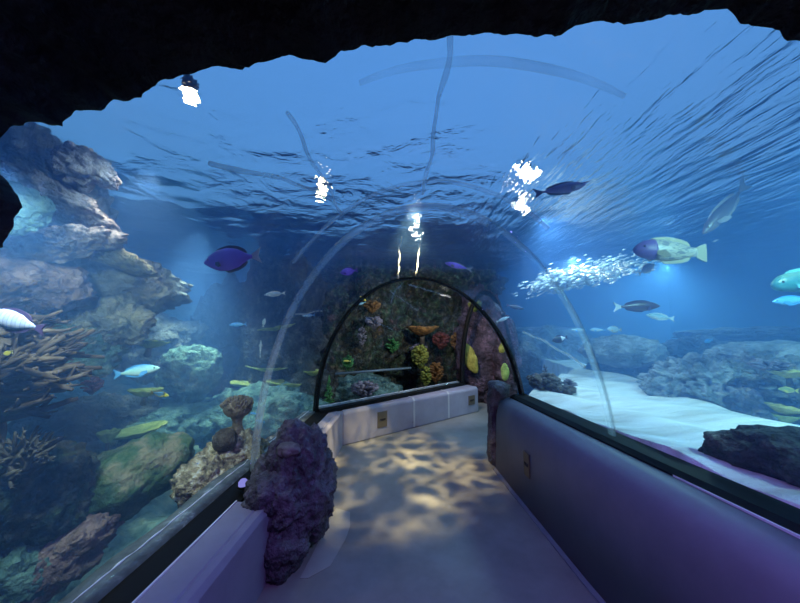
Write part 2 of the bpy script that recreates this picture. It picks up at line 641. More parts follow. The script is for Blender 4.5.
# ------------------------------------------------------------------ path floor, benches and walls
bm = bmesh.new()
foot = [(-1.36, -3.2), (-1.36, 4.1), (.85, 6.2), (1.0, 7.2), (2.6, 6.2), (1.95, 4.7), (1.3, 3.7), (1.5, 2.2), (1.72, 1.2), (2.0, -3.2)]
vs = [bm.verts.new((x, y, 0)) for x, y in foot]
f = bm.faces.new(vs)
ret = bmesh.ops.extrude_face_region(bm, geom=[f])
for v in ret['geom']:
    if isinstance(v, bmesh.types.BMVert):
        v.co.z = -.6
struct(link_mesh('floor', bm, M['concrete'], smooth=False), 'grey concrete path dappled with warm light', 'floor')

# a paler repair patch at the foot of the left lava rock
bm = bmesh.new()
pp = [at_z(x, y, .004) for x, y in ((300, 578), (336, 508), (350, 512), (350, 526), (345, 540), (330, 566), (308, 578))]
f = bm.faces.new([bm.verts.new(p) for p in pp])
ret = bmesh.ops.extrude_face_region(bm, geom=[f])
for v in ret['geom']:
    if isinstance(v, bmesh.types.BMVert):
        v.co.z = .0005
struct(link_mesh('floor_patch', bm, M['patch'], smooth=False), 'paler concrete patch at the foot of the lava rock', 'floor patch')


def sweep(name, path, prof, mat, parent=None, bevel=0, smooth=False, right=True):
    """prof: closed list of (offset outward, z); path: list of (x,y); outward is to the left of travel unless right"""
    bm = bmesh.new()
    rows = []
    n = len(path)
    for i, p in enumerate(path):
        p = Vector((p[0], p[1], 0))
        a = Vector((*path[max(i - 1, 0)], 0))
        b = Vector((*path[min(i + 1, n - 1)], 0))
        if 0 < i < n - 1:
            d1, d2 = (p - a).normalized(), (b - p).normalized()
            t = (d1 + d2).normalized()
            sc_ = 1 / max(.5, t.dot(d1))
        else:
            t, sc_ = (b - a).normalized(), 1
        nrm = Vector((t.y, -t.x, 0)) if right else Vector((-t.y, t.x, 0))
        rows.append([p + nrm * (o * sc_) + Vector((0, 0, z)) for o, z in prof])
    loft(bm, rows, close_u=True, caps=True)
    o = link_mesh(name, bm, mat, parent, smooth)
    if bevel:
        md = o.modifiers.new('bevel', 'BEVEL')
        md.width = bevel
        md.segments = 3
        md.limit_method = 'ANGLE'
    return o


bench_prof = [(0, 0.0), (0, .455), (.02, .475), (.30, .475), (.30, 0)]
left_path = [(-.915, -2.8), (-.915, .5), (-.915, 2.02)]
wl = struct(sweep('wall_left', left_path, [(0.01, 0.0), (0, .44), (.02, .47), (.055, .475), (.06, .468), (.068, .468), (.073, .475), (.225, .475), (.225, 0)], M['bench'], right=False, bevel=.008),
            'low pale concrete wall along the left in front of the lava rock', 'low wall')
sweep('capping_edge', [(-1.14, -2.8), (-1.14, 2.02)], [(0, .44), (0, .482), (.008, .482), (.008, .44)], M['edge'], wl, right=False)
far_left = [(-.965, 2.55), (-.965, 4.19)]
wl2 = struct(sweep('wall_left.001', far_left, [(0, 0.0), (0, .44), (.02, .455), (.06, .455), (.064, .448), (.07, .448), (.074, .455), (.17, .455), (.17, 0)], M['bench'], right=False, bevel=.006),
             'short low pale wall between the lava rock and the bend', 'low wall')
back_path = [(-.965, 4.19), (1.17, 5.94)]
wb = struct(sweep('wall_back', back_path, [(0, 0.0), (0, .42), (.03, .455), (.27, .455), (.27, 0)], M['bench'], right=False, bevel=.02),
            'pale lilac low wall crossing behind the bend under the far acrylic', 'low wall')
# joints of the far low wall
bd = Vector((1.17 + .965, 5.94 - 4.19, 0)).normalized()
bn = Vector((-bd.y, bd.x, 0))
for t in (1.22, 1.98):
    bm = bmesh.new()
    c = Vector((-.965, 4.19, 0)) + bd * t
    rows = []
    for o, z in ((-.006, 0.02), (-.006, .42), (.028, .462), (.262, .462), (.262, .45), (.03, .44), (.01, .42), (.01, .02)):
        rows.append([c + bn * o + bd * w + Vector((0, 0, z)) for w in (-.018, .018)])
    loft(bm, rows)
    link_mesh('joint_strip', bm, M['cap'], wb, False)
# black channel that carries the acrylic
chan = [(-.13, .40), (-.13, .455), (-.10, .46), (.0, .485), (.012, .485), (.012, .40)]
struct(sweep('trim_3', [(-1.27, .5), (-1.27, 4.06)], chan, M['black'], right=False), 'black channel under the left acrylic beside the low wall', 'acrylic channel')
struct(sweep('trim_4', [(-1.25, 4.06), (.92, 6.10)], [(-.05, .42), (-.05, .50), (.06, .50), (.06, .42)], M['black'], right=False), 'black channel behind the far low wall', 'acrylic channel')
# uneven silicone ledge outside the pane, on the tank side
for nm, path, lab in (('trim_5', [(-1.285, .5 + .1 * i) for i in range(36)], 'grey silicone ledge with a wavering white line along the left acrylic'),
                      ('trim_6', [(lerp(-1.25, .92, i / 20) - .04, lerp(4.06, 6.10, i / 20) + .05) for i in range(21)], 'grey silicone ledge with white flecks along the far acrylic')):
    bm = bmesh.new()
    rows = []
    for i, (x, y) in enumerate(path):
        w = .15 + .025 * noise.noise(Vector((x * 3, y * 3, 0)))
        nx, ny = (-1, 0) if nm == 'trim_5' else (bn.x, bn.y)
        rows.append([Vector((x + nx * o, y + ny * o, z)) for o, z in ((0, .3), (0, .50), (w * .45, .506 + .006 * noise.noise(Vector((y * 6, 1, 0)))), (w * .7, .503), (w, .495), (w + .02, .3))])
    loft(bm, rows, close_u=True, caps=True)
    o = struct(link_mesh(nm, bm, M['sealant']), lab, 'sealant ledge')
    bm = bmesh.new()
    pts, rad = [], []
    for i in range(90):
        t = i / 89 * (len(path) - 1)
        k = min(int(t), len(path) - 2)
        fr = t - k
        x, y = lerp(path[k][0], path[k + 1][0], fr), lerp(path[k][1], path[k + 1][1], fr)
        oo = .075 + .018 * noise.noise(Vector((i * .35, 4, 0)))
        nx, ny = (-1, 0) if nm == 'trim_5' else (bn.x, bn.y)
        pts.append(Vector((x + nx * oo, y + ny * oo, .507)))
        rad.append(max(.0015, .007 * (.6 + 1.1 * noise.noise(Vector((i * .6, 9, 0))))))
    add_tube(bm, pts, rad, 5)
    link_mesh('white_bead', bm, M['edge'], o)

# right wall: taller, leaning cap
rp = [(1.62, -2.8), (1.28, .6), (1.20, 1.2), (1.06, 2.1), (.93, 3.2), (.89, 3.62)]
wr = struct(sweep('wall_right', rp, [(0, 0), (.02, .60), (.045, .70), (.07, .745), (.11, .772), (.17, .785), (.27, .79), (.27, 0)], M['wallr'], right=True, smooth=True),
            'tall violet-lit concrete wall along the right under the sand tank', 'low wall')
sweep('capping_edge', rp, [(.27, .74), (.27, .80), (.282, .80), (.282, .74)], M['edge'], wr, right=True)
struct(sweep('baseboard_right', rp, [(-.03, 0), (-.03, .012), (-.004, .02), (.02, .02), (.02, 0)], M['wallr'], right=True), 'narrow rounded plinth at the foot of the right wall', 'plinth')
struct(sweep('trim_7', [(xr_of(y), y) for y in rng(.4, 3.64, 12)], [(-.13, .60), (-.13, .80), (-.09, .82), (.06, .82), (.06, .60)], M['black'], right=True), 'black channel under the right acrylic in front of the sand', 'acrylic channel')


def step_light(c, d, n, label, w=.09, h=.17):
    o = empty('step_light', c, label, 'wall light', 'recessed step lights')
    up = Vector((0, 0, 1))

    def slab(nm, ww, hh, t0, t1, mat):
        bm = bmesh.new()
        for k in (t0, t1):
            for sx, sz in ((-1, -1), (1, -1), (1, 1), (-1, 1)):
                bm.verts.new(d * (sx * ww / 2) + up * (sz * hh / 2) + n * k)
        bm.verts.ensure_lookup_table()
        v = bm.verts
        for q in ((0, 1, 2, 3), (7, 6, 5, 4), (0, 4, 5, 1), (1, 5, 6, 2), (2, 6, 7, 3), (3, 7, 4, 0)):
            bm.faces.new([v[i] for i in q])
        return link_mesh(nm, bm, mat, o, False)
    slab('cover_plate', w, h, 0, .012, M['plate'])
    slab('louver', w * .6, h * .12, .012, .018, M['cave'])
    return o


p = at_z(383, 421, .22)
t = (p - Vector((-.965, 4.19, 0))).dot(bd)
base = Vector((-.965, 4.19, .24))
step_light(base + bd * t, bd, -bn, 'brown recessed step light nearest the bend in the far low wall', .16, .22)
t2 = .93 * Vector((2.135, 1.75, 0)).length
step_light(base + bd * t2, bd, -bn, 'brown recessed step light at the pillar end of the far low wall', .16, .16)
dr = (Vector((.93, 3.2, 0)) - Vector((1.06, 2.1, 0))).normalized()
step_light(Vector((1.06, 2.1, .38)) + dr * .78 + Vector((.014, 0, 0)), dr, Vector((-dr.y, dr.x, 0)), 'dull brown step light in the violet right wall', .10, .20)

# ------------------------------------------------------------------ rocks
def rock_bm(r, seed, sub=4, amp=.28, freq=1.6, ridge=.0, fine=.06, flat=None):
    bm = bmesh.new()
    bmesh.ops.create_icosphere(bm, subdivisions=sub, radius=1)
    off = Vector((seed * 13.7, seed * 7.1, seed * 3.3))
    mean = (r[0] + r[1] + r[2]) / 3
    for v in bm.verts:
        n = v.co.normalized()
        q = Vector((n.x * r[0], n.y * r[1], n.z * r[2])) / mean
        d = amp * noise.fractal(q * freq + off, 1.0, 2.0, 4) + fine * noise.fractal(q * freq * 5 + off, .8, 2.1, 4)
        if ridge:
            d += ridge * (1 - 2 * abs(noise.noise(q * freq * 2.3 + off)))
        k = 1 + d
        v.co = Vector((n.x * r[0] * k, n.y * r[1] * k, n.z * r[2] * k))
        if flat is not None and v.co.z < flat * r[2]:
            v.co.z = flat * r[2] + (v.co.z - flat * r[2]) * .15
    return bm


SEED = [1]


def rock(name, loc, r, mat, label, cat='rock', rot=(0, 0, 0), sub=5, amp=.3, freq=1.6, ridge=.08, fine=.09, group=None, flat=None):
    SEED[0] += 1
    o = link_mesh(name, rock_bm(r, SEED[0], sub, amp, freq, ridge, fine, flat), M[mat])
    o.location = loc
    o.rotation_euler = rot
    return tag(o, label, cat, group)


def rk(px, py, d, rx, ry, mat, label, depth=.9, name='reef_rock', roll=0, **kw):
    """a rock whose middle lies at distance d; radii given as seen (px)"""
    s = d / F_PX
    c = at_d(px, py, d)
    yaw = math.atan2(-(c.x - CAM.x), c.y - CAM.y)
    rot = (Matrix.Rotation(yaw, 3, 'Z') @ Matrix.Rotation(math.radians(roll), 3, 'Y')).to_euler()
    return rock(name, c, (rx * s, max(rx, min(ry, rx * 1.6)) * s * depth * .8, ry * s), mat, label, rot=rot, **kw)


# left reef, from the near lip to the arch
rk(36, 228, 2.9, 54, 72, 'r_grey', 'tall blue-grey reef tower rising to the waterline at the far left', roll=12, ridge=.12)
rk(80, 168, 2.55, 18, 20, 'r_pale', 'pale lilac crest high on the left reef tower', roll=18, ridge=.15)
rk(58, 202, 2.6, 42, 15, 'r_pale', 'pale lilac sloping shelf across the middle of the left tower', roll=28, ridge=.15)
rk(66, 243, 2.5, 38, 14, 'r_pale', 'whitish pink rough ledge jutting at the foot of the left tower', roll=-18, ridge=.16)
rk(103, 174, 2.6, 9, 14, 'r_pale', 'small bright outcrop on the right flank of the left tower', roll=-35, ridge=.12)
rk(116, 258, 2.9, 32, 9, 'r_tan', 'narrow tan-tipped ledge sloping right below the left tower', roll=24)
rk(85, 288, 3.3, 78, 32, 'r_grey', 'broad slate-blue rock shelf beneath the whitish pink ledge')
rk(18, 284, 2.4, 52, 28, 'r_red', 'reddish brown rock at the far left above the striped fish')
rk(78, 340, 2.9, 34, 34, 'r_teal', 'green-grey rounded rock behind the brown branching coral', ridge=.14)
rk(104, 322, 3.0, 34, 24, 'r_tan', 'tan knobbly rock with pale tips right of the green-grey rock', ridge=.18)
rk(90, 358, 3.0, 22, 18, 'r_blue', 'bluish white crumbly rock under the tan knobbly rock', ridge=.15)
rk(16, 208, 1.9, 22, 24, 'r_teal', 'olive-blue rounded rock just behind the dark knob of the rock lip')
rk(120, 482, 2.4, 62, 32, 'r_green', 'big green algae-covered boulder low in the left tank', roll=-24, amp=.14, ridge=.03, fine=.05)
rk(18, 500, 1.9, 54, 48, 'r_mix', 'dark craggy rock at the far left below the dark branching coral')
rk(54, 556, 2.0, 52, 26, 'r_red', 'pinkish brown rubble rock in front of the green boulder', roll=-30, ridge=.14)
rk(6, 578, 1.8, 40, 34, 'r_teal', 'green-tinted rock in the bottom left corner')
rk(192, 372, 4.3, 26, 26, 'r_teal', 'pale green rounded coral rock just right of the cyan fish', amp=.2)
rk(160, 428, 4.0, 60, 22, 'r_teal', 'low teal rubble mound behind the green boulder', ridge=.14)
rk(96, 422, 3.6, 50, 24, 'r_dark', 'dark low rock left of the teal rubble mound')
rk(262, 415, 4.8, 62, 26, 'r_teal', 'teal crumbly rock mass behind the cup coral', ridge=.14)
rk(226, 352, 6.6, 30, 66, 'r_dark', 'dark tall reef column left of the pale seam ring')
rk(282, 340, 6.2, 42, 76, 'r_dark', 'dark broad reef column carrying the olive plates')
rk(310, 392, 5.4, 26, 28, 'r_dark', 'dark low rock just left of the black arch foot')
rk(150, 345, 4.8, 44, 32, 'r_grey', 'hazy grey-blue rock behind the cyan fish')
# dark reef behind the far low wall
rk(338, 352, 6.7, 32, 56, 'r_mix', 'dark reef rock at the left end of the far window', ridge=.18)
rk(372, 340, 7.4, 36, 60, 'r_mix', 'dark speckled reef rock left of centre in the far window', ridge=.18)
rk(412, 352, 8.0, 40, 46, 'r_mix', 'dark mossy reef rock behind the yellow-green coral', ridge=.18)
rk(452, 345, 8.4, 36, 60, 'r_mix', 'dark reef rock at the right end of the far window', ridge=.18)
rk(358, 392, 6.1, 40, 16, 'r_teal', 'low greyish rock right behind the far low wall channel', ridge=.16)
rk(352, 290, 8.0, 50, 26, 'r_mix', 'dark overhanging rock high in the left of the far window', ridge=.14)
rk(425, 288, 9.0, 60, 32, 'r_mix', 'dark overhanging rock high in the right of the far window', ridge=.14)
rk(392, 318, 9.2, 60, 50, 'r_mix', 'dark recessed rock in the middle of the far window', ridge=.14)
# right tank
rk(622, 351, 5.1, 35, 15, 'r_blue', 'pale domed boulder on top of the middle right rocks', amp=.12, ridge=.03)
rk(628, 378, 5.3, 36, 18, 'r_dark', 'blue-grey rock carrying the pale domed boulder', ridge=.14)
rk(698, 356, 4.9, 36, 18, 'r_dark', 'slate-blue flat-topped rock right of the pale dome', ridge=.12)
rk(702, 390, 3.5, 42, 26, 'r_blue', 'rugged whitish rock standing at the edge of the sand', ridge=.24, sub=6, fine=.16)
rk(782, 358, 3.5, 56, 16, 'r_blue', 'long pale smooth rock at the right edge above the yellow corals', amp=.12, ridge=.04)
rk(765, 336, 4.9, 60, 8, 'r_dark', 'thin dark rock shelf furthest back at the right')
rk(778, 388, 3.2, 50, 28, 'r_grey', 'dark cleft rock under the long pale smooth rock', ridge=.24, sub=6, fine=.16)
rk(548, 362, 7.6, 34, 30, 'r_grey', 'hazy rock behind the clump of corals on the sand', ridge=.1)
rk(545, 337, 8.6, 40, 10, 'r_blue', 'faint pale ledge in the haze right of the black arch')
c = at_z(790, 476, .84)
rock('sand_rock', c + Vector((.18, .05, .05)), (.42, .26, .15), 'r_dark', 'smooth black rock lying on the sand at the right edge', rot=(0, 0, -.5), amp=.22, ridge=0, fine=.04)
c = at_z(765, 462, .84)
rock('sand_rock', c + Vector((.12, .02, .02)), (.17, .14, .09), 'r_dark', 'small black stone touching the left tip of the smooth black rock', rot=(0, 0, -.4), amp=.2, ridge=0, fine=.04)

# lava rock between the left walls
o = rock('lava_rock', Vector((-.90, 2.38, .37)), (.27, .36, .45), 'lava', 'big purple-lit pitted lava rock between the two left low walls', amp=.16, freq=1.9, ridge=.07, fine=.07, sub=6, flat=-.8)
SEED[0] += 1
bm = rock_bm((.085, .08, .05), 77, 4, .15, 1.6, 0, .06)
w = link_mesh('worn_crown', bm, M['lavatop'], o)
w.location = (.02, -.2, .37)
w['label'] = 'smooth worn brown crown'
bm = rock_bm((.17, .17, .22), 78, 5, .2, 1.9, .08, .08)
w = link_mesh('boulder_lobe', bm, M['lava'], o)
w.location = (.0, -.24, -.2)
bm = rock_bm((.14, .15, .13), 79, 5, .2, 1.9, .08, .08)
w = link_mesh('boulder_lobe', bm, M['lava'], o)
w.location = (-.07, -.28, .13)

# rock post at the right foot of the arch
bm = bmesh.new()
rows = []
for i in range(40):
    z = i / 39 * .93
    r0 = .085 + .012 * math.sin(z * 9) + .045 * smooth01((z - .72) / .08)
    row = []
    for k in range(28):
        a = 2 * math.pi * k / 28
        d = Vector((math.cos(a), math.sin(a), 0))
        q = Vector((d.x * 1.2, d.y * 1.2, z * 5))
        rr = r0 * (1 + .28 * noise.fractal(q * 2, 1, 2, 4))
        if i == 39:
            rr *= .5
        row.append(Vector((.925 + .06 * smooth01((z - .72) / .08), 3.80, z)) + Vector((d.x * rr * .8, d.y * rr * 1.3, 0)))
    rows.append(row)
loft(bm, rows, close_u=True, caps=True)
tag(link_mesh('rock_post', bm, M['lava']), 'slender violet rock post at the end of the tall right wall', 'rock post')

# pink cave rock past the second arch
def cave_rock(px, py, d, rx, ry, label, seed_amp=.25):
    return rk(px, py, d, rx, ry, 'r_pink', label, name='cave_rock', amp=seed_amp, ridge=.12, depth=.5)


big = cave_rock(482, 352, 6.7, 26, 60, 'pinkish cave rock with yellow sponges at the end of the far low wall')
cave_rock(507, 362, 6.2, 11, 44, 'dark pink cave rock deep behind the right leg of the arch')
cave_rock(484, 322, 6.6, 22, 13, 'dark cave rock roof above the yellow sponges')
cave_rock(492, 400, 6.4, 9, 20, 'dark rock foot behind the violet rock post')


def sponge_on(parent, px, py, d, rx, ry, seed, roll=0, mat='yellow'):
    s = d / F_PX
    c = at_d(px, py, d)
    bm = rock_bm((rx * s, rx * s * .5, ry * s), seed, 4, .14, 1.6, .02, .05)
    o = link_mesh('sponge', bm, M[mat], parent)
    yaw = math.atan2(-c.x, c.y)
    mw = Matrix.Translation(c) @ Matrix.Rotation(yaw, 4, 'Z') @ Matrix.Rotation(math.radians(roll), 4, 'Y')
    o.matrix_parent_inverse = Matrix.Identity(4)
    pm = Matrix.Translation(parent.location) @ parent.rotation_euler.to_matrix().to_4x4()
    lm = pm.inverted() @ mw
    o.location, o.rotation_euler = lm.to_translation(), lm.to_euler()
    return o


sponge_on(big, 470, 358, 6.22, 6.5, 15, 95, -18)
sponge_on(big, 503, 347, 5.75, 3.6, 6.5, 92, 22)
sponge_on(big, 505, 372, 5.75, 4, 8, 93, 0, 'olive')

# ------------------------------------------------------------------ corals
def finger_coral(name, base, dirv, n, length, rad, mat, label, spread=.5, sub=3, seed=0, cat='coral'):
    rnd = random.Random(seed)
    bm = bmesh.new()
    dirv = dirv.normalized()
    for i in range(n):
        d = (dirv + Vector((rnd.gauss(0, spread), rnd.gauss(0, spread), rnd.gauss(0, spread * .8)))).normalized()
        p = Vector((rnd.gauss(0, .18), rnd.gauss(0, .18), rnd.gauss(0, .22))) * length
        ln = length * rnd.uniform(.55, 1.05)
        pts, rr = [], []
        k = 6
        cur = p.copy()
        dd = d.copy()
        for j in range(k + 1):
            pts.append(cur.copy())
            rr.append(rad * (1 - .62 * j / k) * rnd.uniform(.9, 1.1))
            dd = (dd + Vector((rnd.gauss(0, .10), rnd.gauss(0, .10), rnd.gauss(0, .10) + .02))).normalized()
            cur = cur + dd * (ln / k)
        add_tube(bm, pts, rr, 7)
        for b in range(sub):
            j = rnd.randint(2, k - 1)
            e = (dd + Vector((rnd.gauss(0, .5), rnd.gauss(0, .5), rnd.gauss(0, .5)))).normalized()
            q = [pts[j] + e * (ln * .28 * t / 3) for t in range(4)]
            add_tube(bm, q, [rr[j] * (.8 - .2 * t) for t in range(4)], 6)
    o = link_mesh(name, bm, M[mat])
    o.location = base
    return tag(o, label, cat)


finger_coral('branching_coral', at_d(-16, 386, 1.8), Vector((.9, .35, .28)), 120, .40, .030, 'branch', 'brown branching coral with long fingers at the left edge', .30, 2, 3)
finger_coral('branching_coral', at_d(0, 340, 1.9), Vector((.9, .3, -.05)), 40, .32, .022, 'branch', 'smaller brown branching coral just under the striped fish', .28, 2, 5)
finger_coral('branching_coral', at_d(24, 466, 1.75), Vector((.35, 0, .6)), 90, .17, .015, 'dkbranch', 'dark bushy branching coral above the craggy rock at the left edge', .6, 2, 9)


def cup_coral(loc, label):
    o = empty('cup_coral', loc, label, 'coral')
    bm = bmesh.new()
    add_tube(bm, [Vector((.0, 0, z)) for z in (0, .04, .09, .13, .165)], [.06, .042, .038, .055, .085], 16)
    link_mesh('stem', bm, M['mush'], o)
    bm = bmesh.new()
    rnd = random.Random(4)
    bmesh.ops.create_icosphere(bm, subdivisions=3, radius=1)
    for v in bm.verts:
        v.co = Vector((v.co.x * .118, v.co.y * .11, .205 + v.co.z * (.075 if v.co.z > 0 else .085)))
    for i in range(150):
        a, q = rnd.uniform(0, 2 * math.pi), math.sqrt(rnd.random())
        x, y = q * .118 * math.cos(a), q * .11 * math.sin(a)
        z = .205 + .075 * math.sqrt(max(0, 1 - q * q)) - .012
        d = Vector((x * 3, y * 3, .4)).normalized()
        p = Vector((x, y, z))
        add_tube(bm, [p, p + d * .02, p + d * .04], [.010, .011, .006], 6)
    link_mesh('cup_head', bm, M['mush'], o)
    return o


cup_base = at_d(237, 432, 2.66)
cup_coral(cup_base, 'brown cup coral on a stalk on top of the crusted rock beside the left acrylic')
o = rock('crusted_rock', at_d(234, 462, 2.66), (.24, .24, .24), 'r_crust', 'crusted brown rock with pale flecks under the cup coral beside the acrylic', amp=.25, ridge=.15, fine=.13)
rock('crusted_rock', at_d(208, 480, 2.40), (.19, .2, .17), 'r_crust', 'crusted grey-blue rock left of the cup coral stalk next to the acrylic', amp=.25, ridge=.15, fine=.13)
rock('crusted_rock', at_d(246, 468, 2.62), (.10, .45, .10), 'r_crust', 'long tan crusted ridge leaning on the left acrylic under the cup coral', amp=.2, ridge=.12, fine=.13, rot=(.1, 0, -.05))
rock('ball_coral', at_d(225, 440, 2.5), (.09, .09, .09), 'ball', 'dark brown ball coral left of the cup coral stalk', 'coral', amp=.06, ridge=0, fine=.05)


def plate_coral(px, py, d, w, h, mat, label, roll=0, seed=0):
    rnd = random.Random(seed)
    s = d / F_PX
    c = at_d(px, py, d)
    o = empty('plate_coral', c, label, 'coral')
    yaw = math.atan2(-c.x, c.y)
    o.rotation_euler = (Matrix.Rotation(yaw, 3, 'Z') @ Matrix.Rotation(math.radians(roll), 3, 'Y')).to_euler()
    bm = bmesh.new()
    n = 40
    R = w * s
    T = h * s
    rows = []
    for t, zz in ((.12, -.9), (.45, -.5), (.8, .2), (1.0, .7), (1.02, .95), (.9, .85), (.5, .35), (.15, 0)):
        row = []
        for k in range(n):
            a = 2 * math.pi * k / n
            wob = 1 + .18 * noise.noise(Vector((math.cos(a) * 2, math.sin(a) * 2, seed))) + .05 * noise.noise(Vector((math.cos(a) * 8, math.sin(a) * 8, seed)))
            row.append(Vector((math.cos(a) * R * t * wob, math.sin(a) * R * .7 * t * wob, zz * T + .3 * T * noise.noise(Vector((math.cos(a) * 3, math.sin(a) * 3, seed + 5))))))
        rows.append(row)
    loft(bm, rows, close_u=True, caps=True)
    link_mesh('plate', bm, M[mat], o)
    bm = bmesh.new()
    add_tube(bm, [Vector((0, R * .2, -.3 * T)), Vector((0, R * .35, -T * 1.6)), Vector((0, R * .6, -T * 3))], [R * .22, R * .15, R * .2], 12)
    link_mesh('stem', bm, M['dkbranch'], o)
    return o


plate_coral(138, 433, 3.3, 24, 4, 'olive', 'yellow-green plate coral on the teal rubble mound', -6, 1)
plate_coral(108, 437, 3.0, 9, 6, 'olive', 'small olive plate coral left of the yellow-green plate', 0, 2)
plate_coral(145, 393, 3.2, 14, 4, 'olive', 'faint olive plate coral just left of the small yellow-rear fish', 4, 3)
plate_coral(150, 344, 3.6, 16, 4, 'olive', 'dim olive plate coral above the cyan fish', 8, 4)
plate_coral(277, 329, 5.4, 20, 3, 'olive', 'thin olive plate coral highest on the dark broad column', -10, 5)
plate_coral(268, 369, 5.2, 20, 2.5, 'olive', 'flat thin olive plate coral in the middle of the dark broad column', 4, 6)
plate_coral(252, 386, 5.0, 20, 3, 'olive', 'long pale olive plate coral behind the cup coral', 8, 7)
plate_coral(287, 386, 5.1, 20, 5, 'olive', 'thick olive plate coral low on the dark broad column', 5, 8)
plate_coral(274, 397, 5.0, 9, 6, 'yelgreen', 'small yellow plate coral beneath the thick olive plate', 0, 9)
plate_coral(313, 373, 5.2, 9, 3, 'olive', 'small green plate coral next to the black arch', -6, 10)
plate_coral(422, 331, 6.3, 16, 5, 'orange', 'orange plate coral in the middle of the far window', 0, 11)


def tuft(px, py, d, rx, ry, mat, label, n=90, name='soft_coral', seed=0, fat=1.0, cone=False):
    rnd = random.Random(seed + 50)
    s = d / F_PX
    R, Hh = rx * s, ry * s
    bm = bmesh.new()
    for i in range(n):
        t = rnd.random()
        z = (t * 2 - 1) * Hh
        prof_r = (1 - t) * 1.0 if cone else math.sqrt(max(.02, 1 - (2 * t - 1) ** 2))
        a = rnd.uniform(0, 2 * math.pi)
        dd = Vector((math.cos(a), math.sin(a), rnd.uniform(.1, .9))).normalized()
        st = Vector((0, 0, z - R * .3))
        e = Vector((math.cos(a) * R * prof_r, math.sin(a) * R * prof_r, z + R * .2 * rnd.random()))
        m1 = st.lerp(e, .55) + Vector((0, 0, R * .1))
        w = R * .11 * fat
        add_tube(bm, [st, m1, e], [w * .7, w, w * .55], 6)
    o = link_mesh(name, bm, M[mat])
    o.location = at_d(px, py, d)
    return tag(o, label, 'coral')


tuft(329, 389, 5.15, 6, 13, 'greens', 'green cone-shaped soft coral beside the arch foot in the far window', 120, cone=True, seed=1)
tuft(420, 356, 6.2, 9, 10, 'yelgreen', 'yellow-green bushy coral in the far window', 90, seed=2, fat=1.8)
tuft(426, 376, 6.1, 6, 9, 'yelgreen', 'smaller yellow-green coral hanging below the bushy one', 60, seed=3, fat=1.8)
tuft(441, 340, 6.7, 9, 7, 'redc', 'dull red coral clump right of the orange plate', 80, seed=4, fat=1.8)
tuft(455, 341, 6.8, 5, 8, 'orange', 'small orange coral by the second arch frame', 60, seed=5, fat=1.8)
tuft(436, 372, 6.5, 8, 9, 'orange', 'brownish orange coral low beside the yellow-green corals', 70, seed=6, fat=1.6)
tuft(419, 350, 6.6, 10, 5, 'lilac', 'lilac coral clump behind the yellow-green bush', 70, seed=7, fat=1.6)
tuft(362, 336, 5.9, 5, 9, 'lilac', 'lilac upright coral at the left of the far window', 50, seed=8, fat=1.6)
tuft(374, 322, 6.0, 9, 5, 'lilac', 'greyish lilac coral above the upright one', 60, seed=9, fat=1.4)
tuft(365, 389, 5.5, 14, 6, 'lilac', 'pale crumbly coral on the low greyish rock', 90, seed=10, fat=1.2)
tuft(372, 306, 6.2, 9, 5, 'orange', 'brown-orange coral high at the left of the far window', 60, seed=11, fat=1.4)
tuft(92, 385, 2.7, 9, 7, 'redc', 'dim reddish coral between the branching coral and the cyan fish', 60, seed=12, fat=1.4)
tuft(475, 305, 6.2, 7, 5, 'yelgreen', 'olive coral under the arch top beside the cave roof', 50, seed=13, fat=1.6)
tuft(392, 345, 6.4, 8, 6, 'greens', 'dark green coral tuft in the middle of the far window', 60, seed=14, fat=1.4)
tuft(348, 362, 5.5, 6, 6, 'greens', 'dark green coral tuft above the rail reflection end', 60, seed=15, fat=1.4)

# right tank corals
g = at_z(545, 388, .84)
tuft(545, 383, 3.75, 15, 8, 'dkbranch', 'dark low coral mound on the sand beside the arch leg', 110, name='table_coral', seed=21, fat=1.5)
tuft(540, 380, 3.9, 13, 4, 'branch', 'brown flat-topped coral above the dark mound on the sand', 80, name='table_coral', seed=22, fat=1.2)
tuft(563, 390, 3.6, 12, 4, 'dkbranch', 'dark creeping coral spreading right from the mound on the sand', 80, name='table_coral', seed=23, fat=1.5)
tuft(569, 386, 3.65, 8, 6, 'lilac', 'pale twiggy coral at the right end of the mound on the sand', 90, name='table_coral', seed=24, fat=.8)
tuft(545, 371, 3.85, 3, 6, 'lilac', 'tiny pale upright coral on the flat-topped coral', 30, name='table_coral', seed=25, fat=1)
plate_coral(788, 374, 2.75, 14, 4, 'yrock', 'yellow plate coral under the long pale smooth rock', -3, 31)
plate_coral(783, 410, 2.7, 12, 4, 'yrock', 'yellow plate coral just above the sand at the right edge', 8, 33)
plate_coral(786, 419, 2.68, 9, 4, 'olive', 'olive plate coral at the edge of the sand below the yellow one', 0, 34)
tuft(770, 366, 2.85, 16, 4, 'lilac', 'whitish crust coral along the cleft rock', 80, seed=35, fat=1.0)
tuft(728, 369, 3.8, 4, 5, 'redc', 'small dull red coral behind the rugged whitish rock', 40, seed=36, fat=1.5)
tuft(668, 395, 3.9, 6, 4, 'lilac', 'small pale coral at the sand edge left of the rugged rock', 50, seed=37, fat=.9)

# ------------------------------------------------------------------ seabed, sand, tank walls
def path_dist(x, y):
    """distance from the tunnel footprint on its left and far side"""
    d1 = -1.38 - x
    a, b = Vector((-1.3, 4.1)), Vector((.9, 6.2))
    t = Vector((x, y)) - a
    dd = (b - a).normalized()
    nn = Vector((-dd.y, dd.x))
    d2 = t.dot(nn)
    return max(d1, d2)


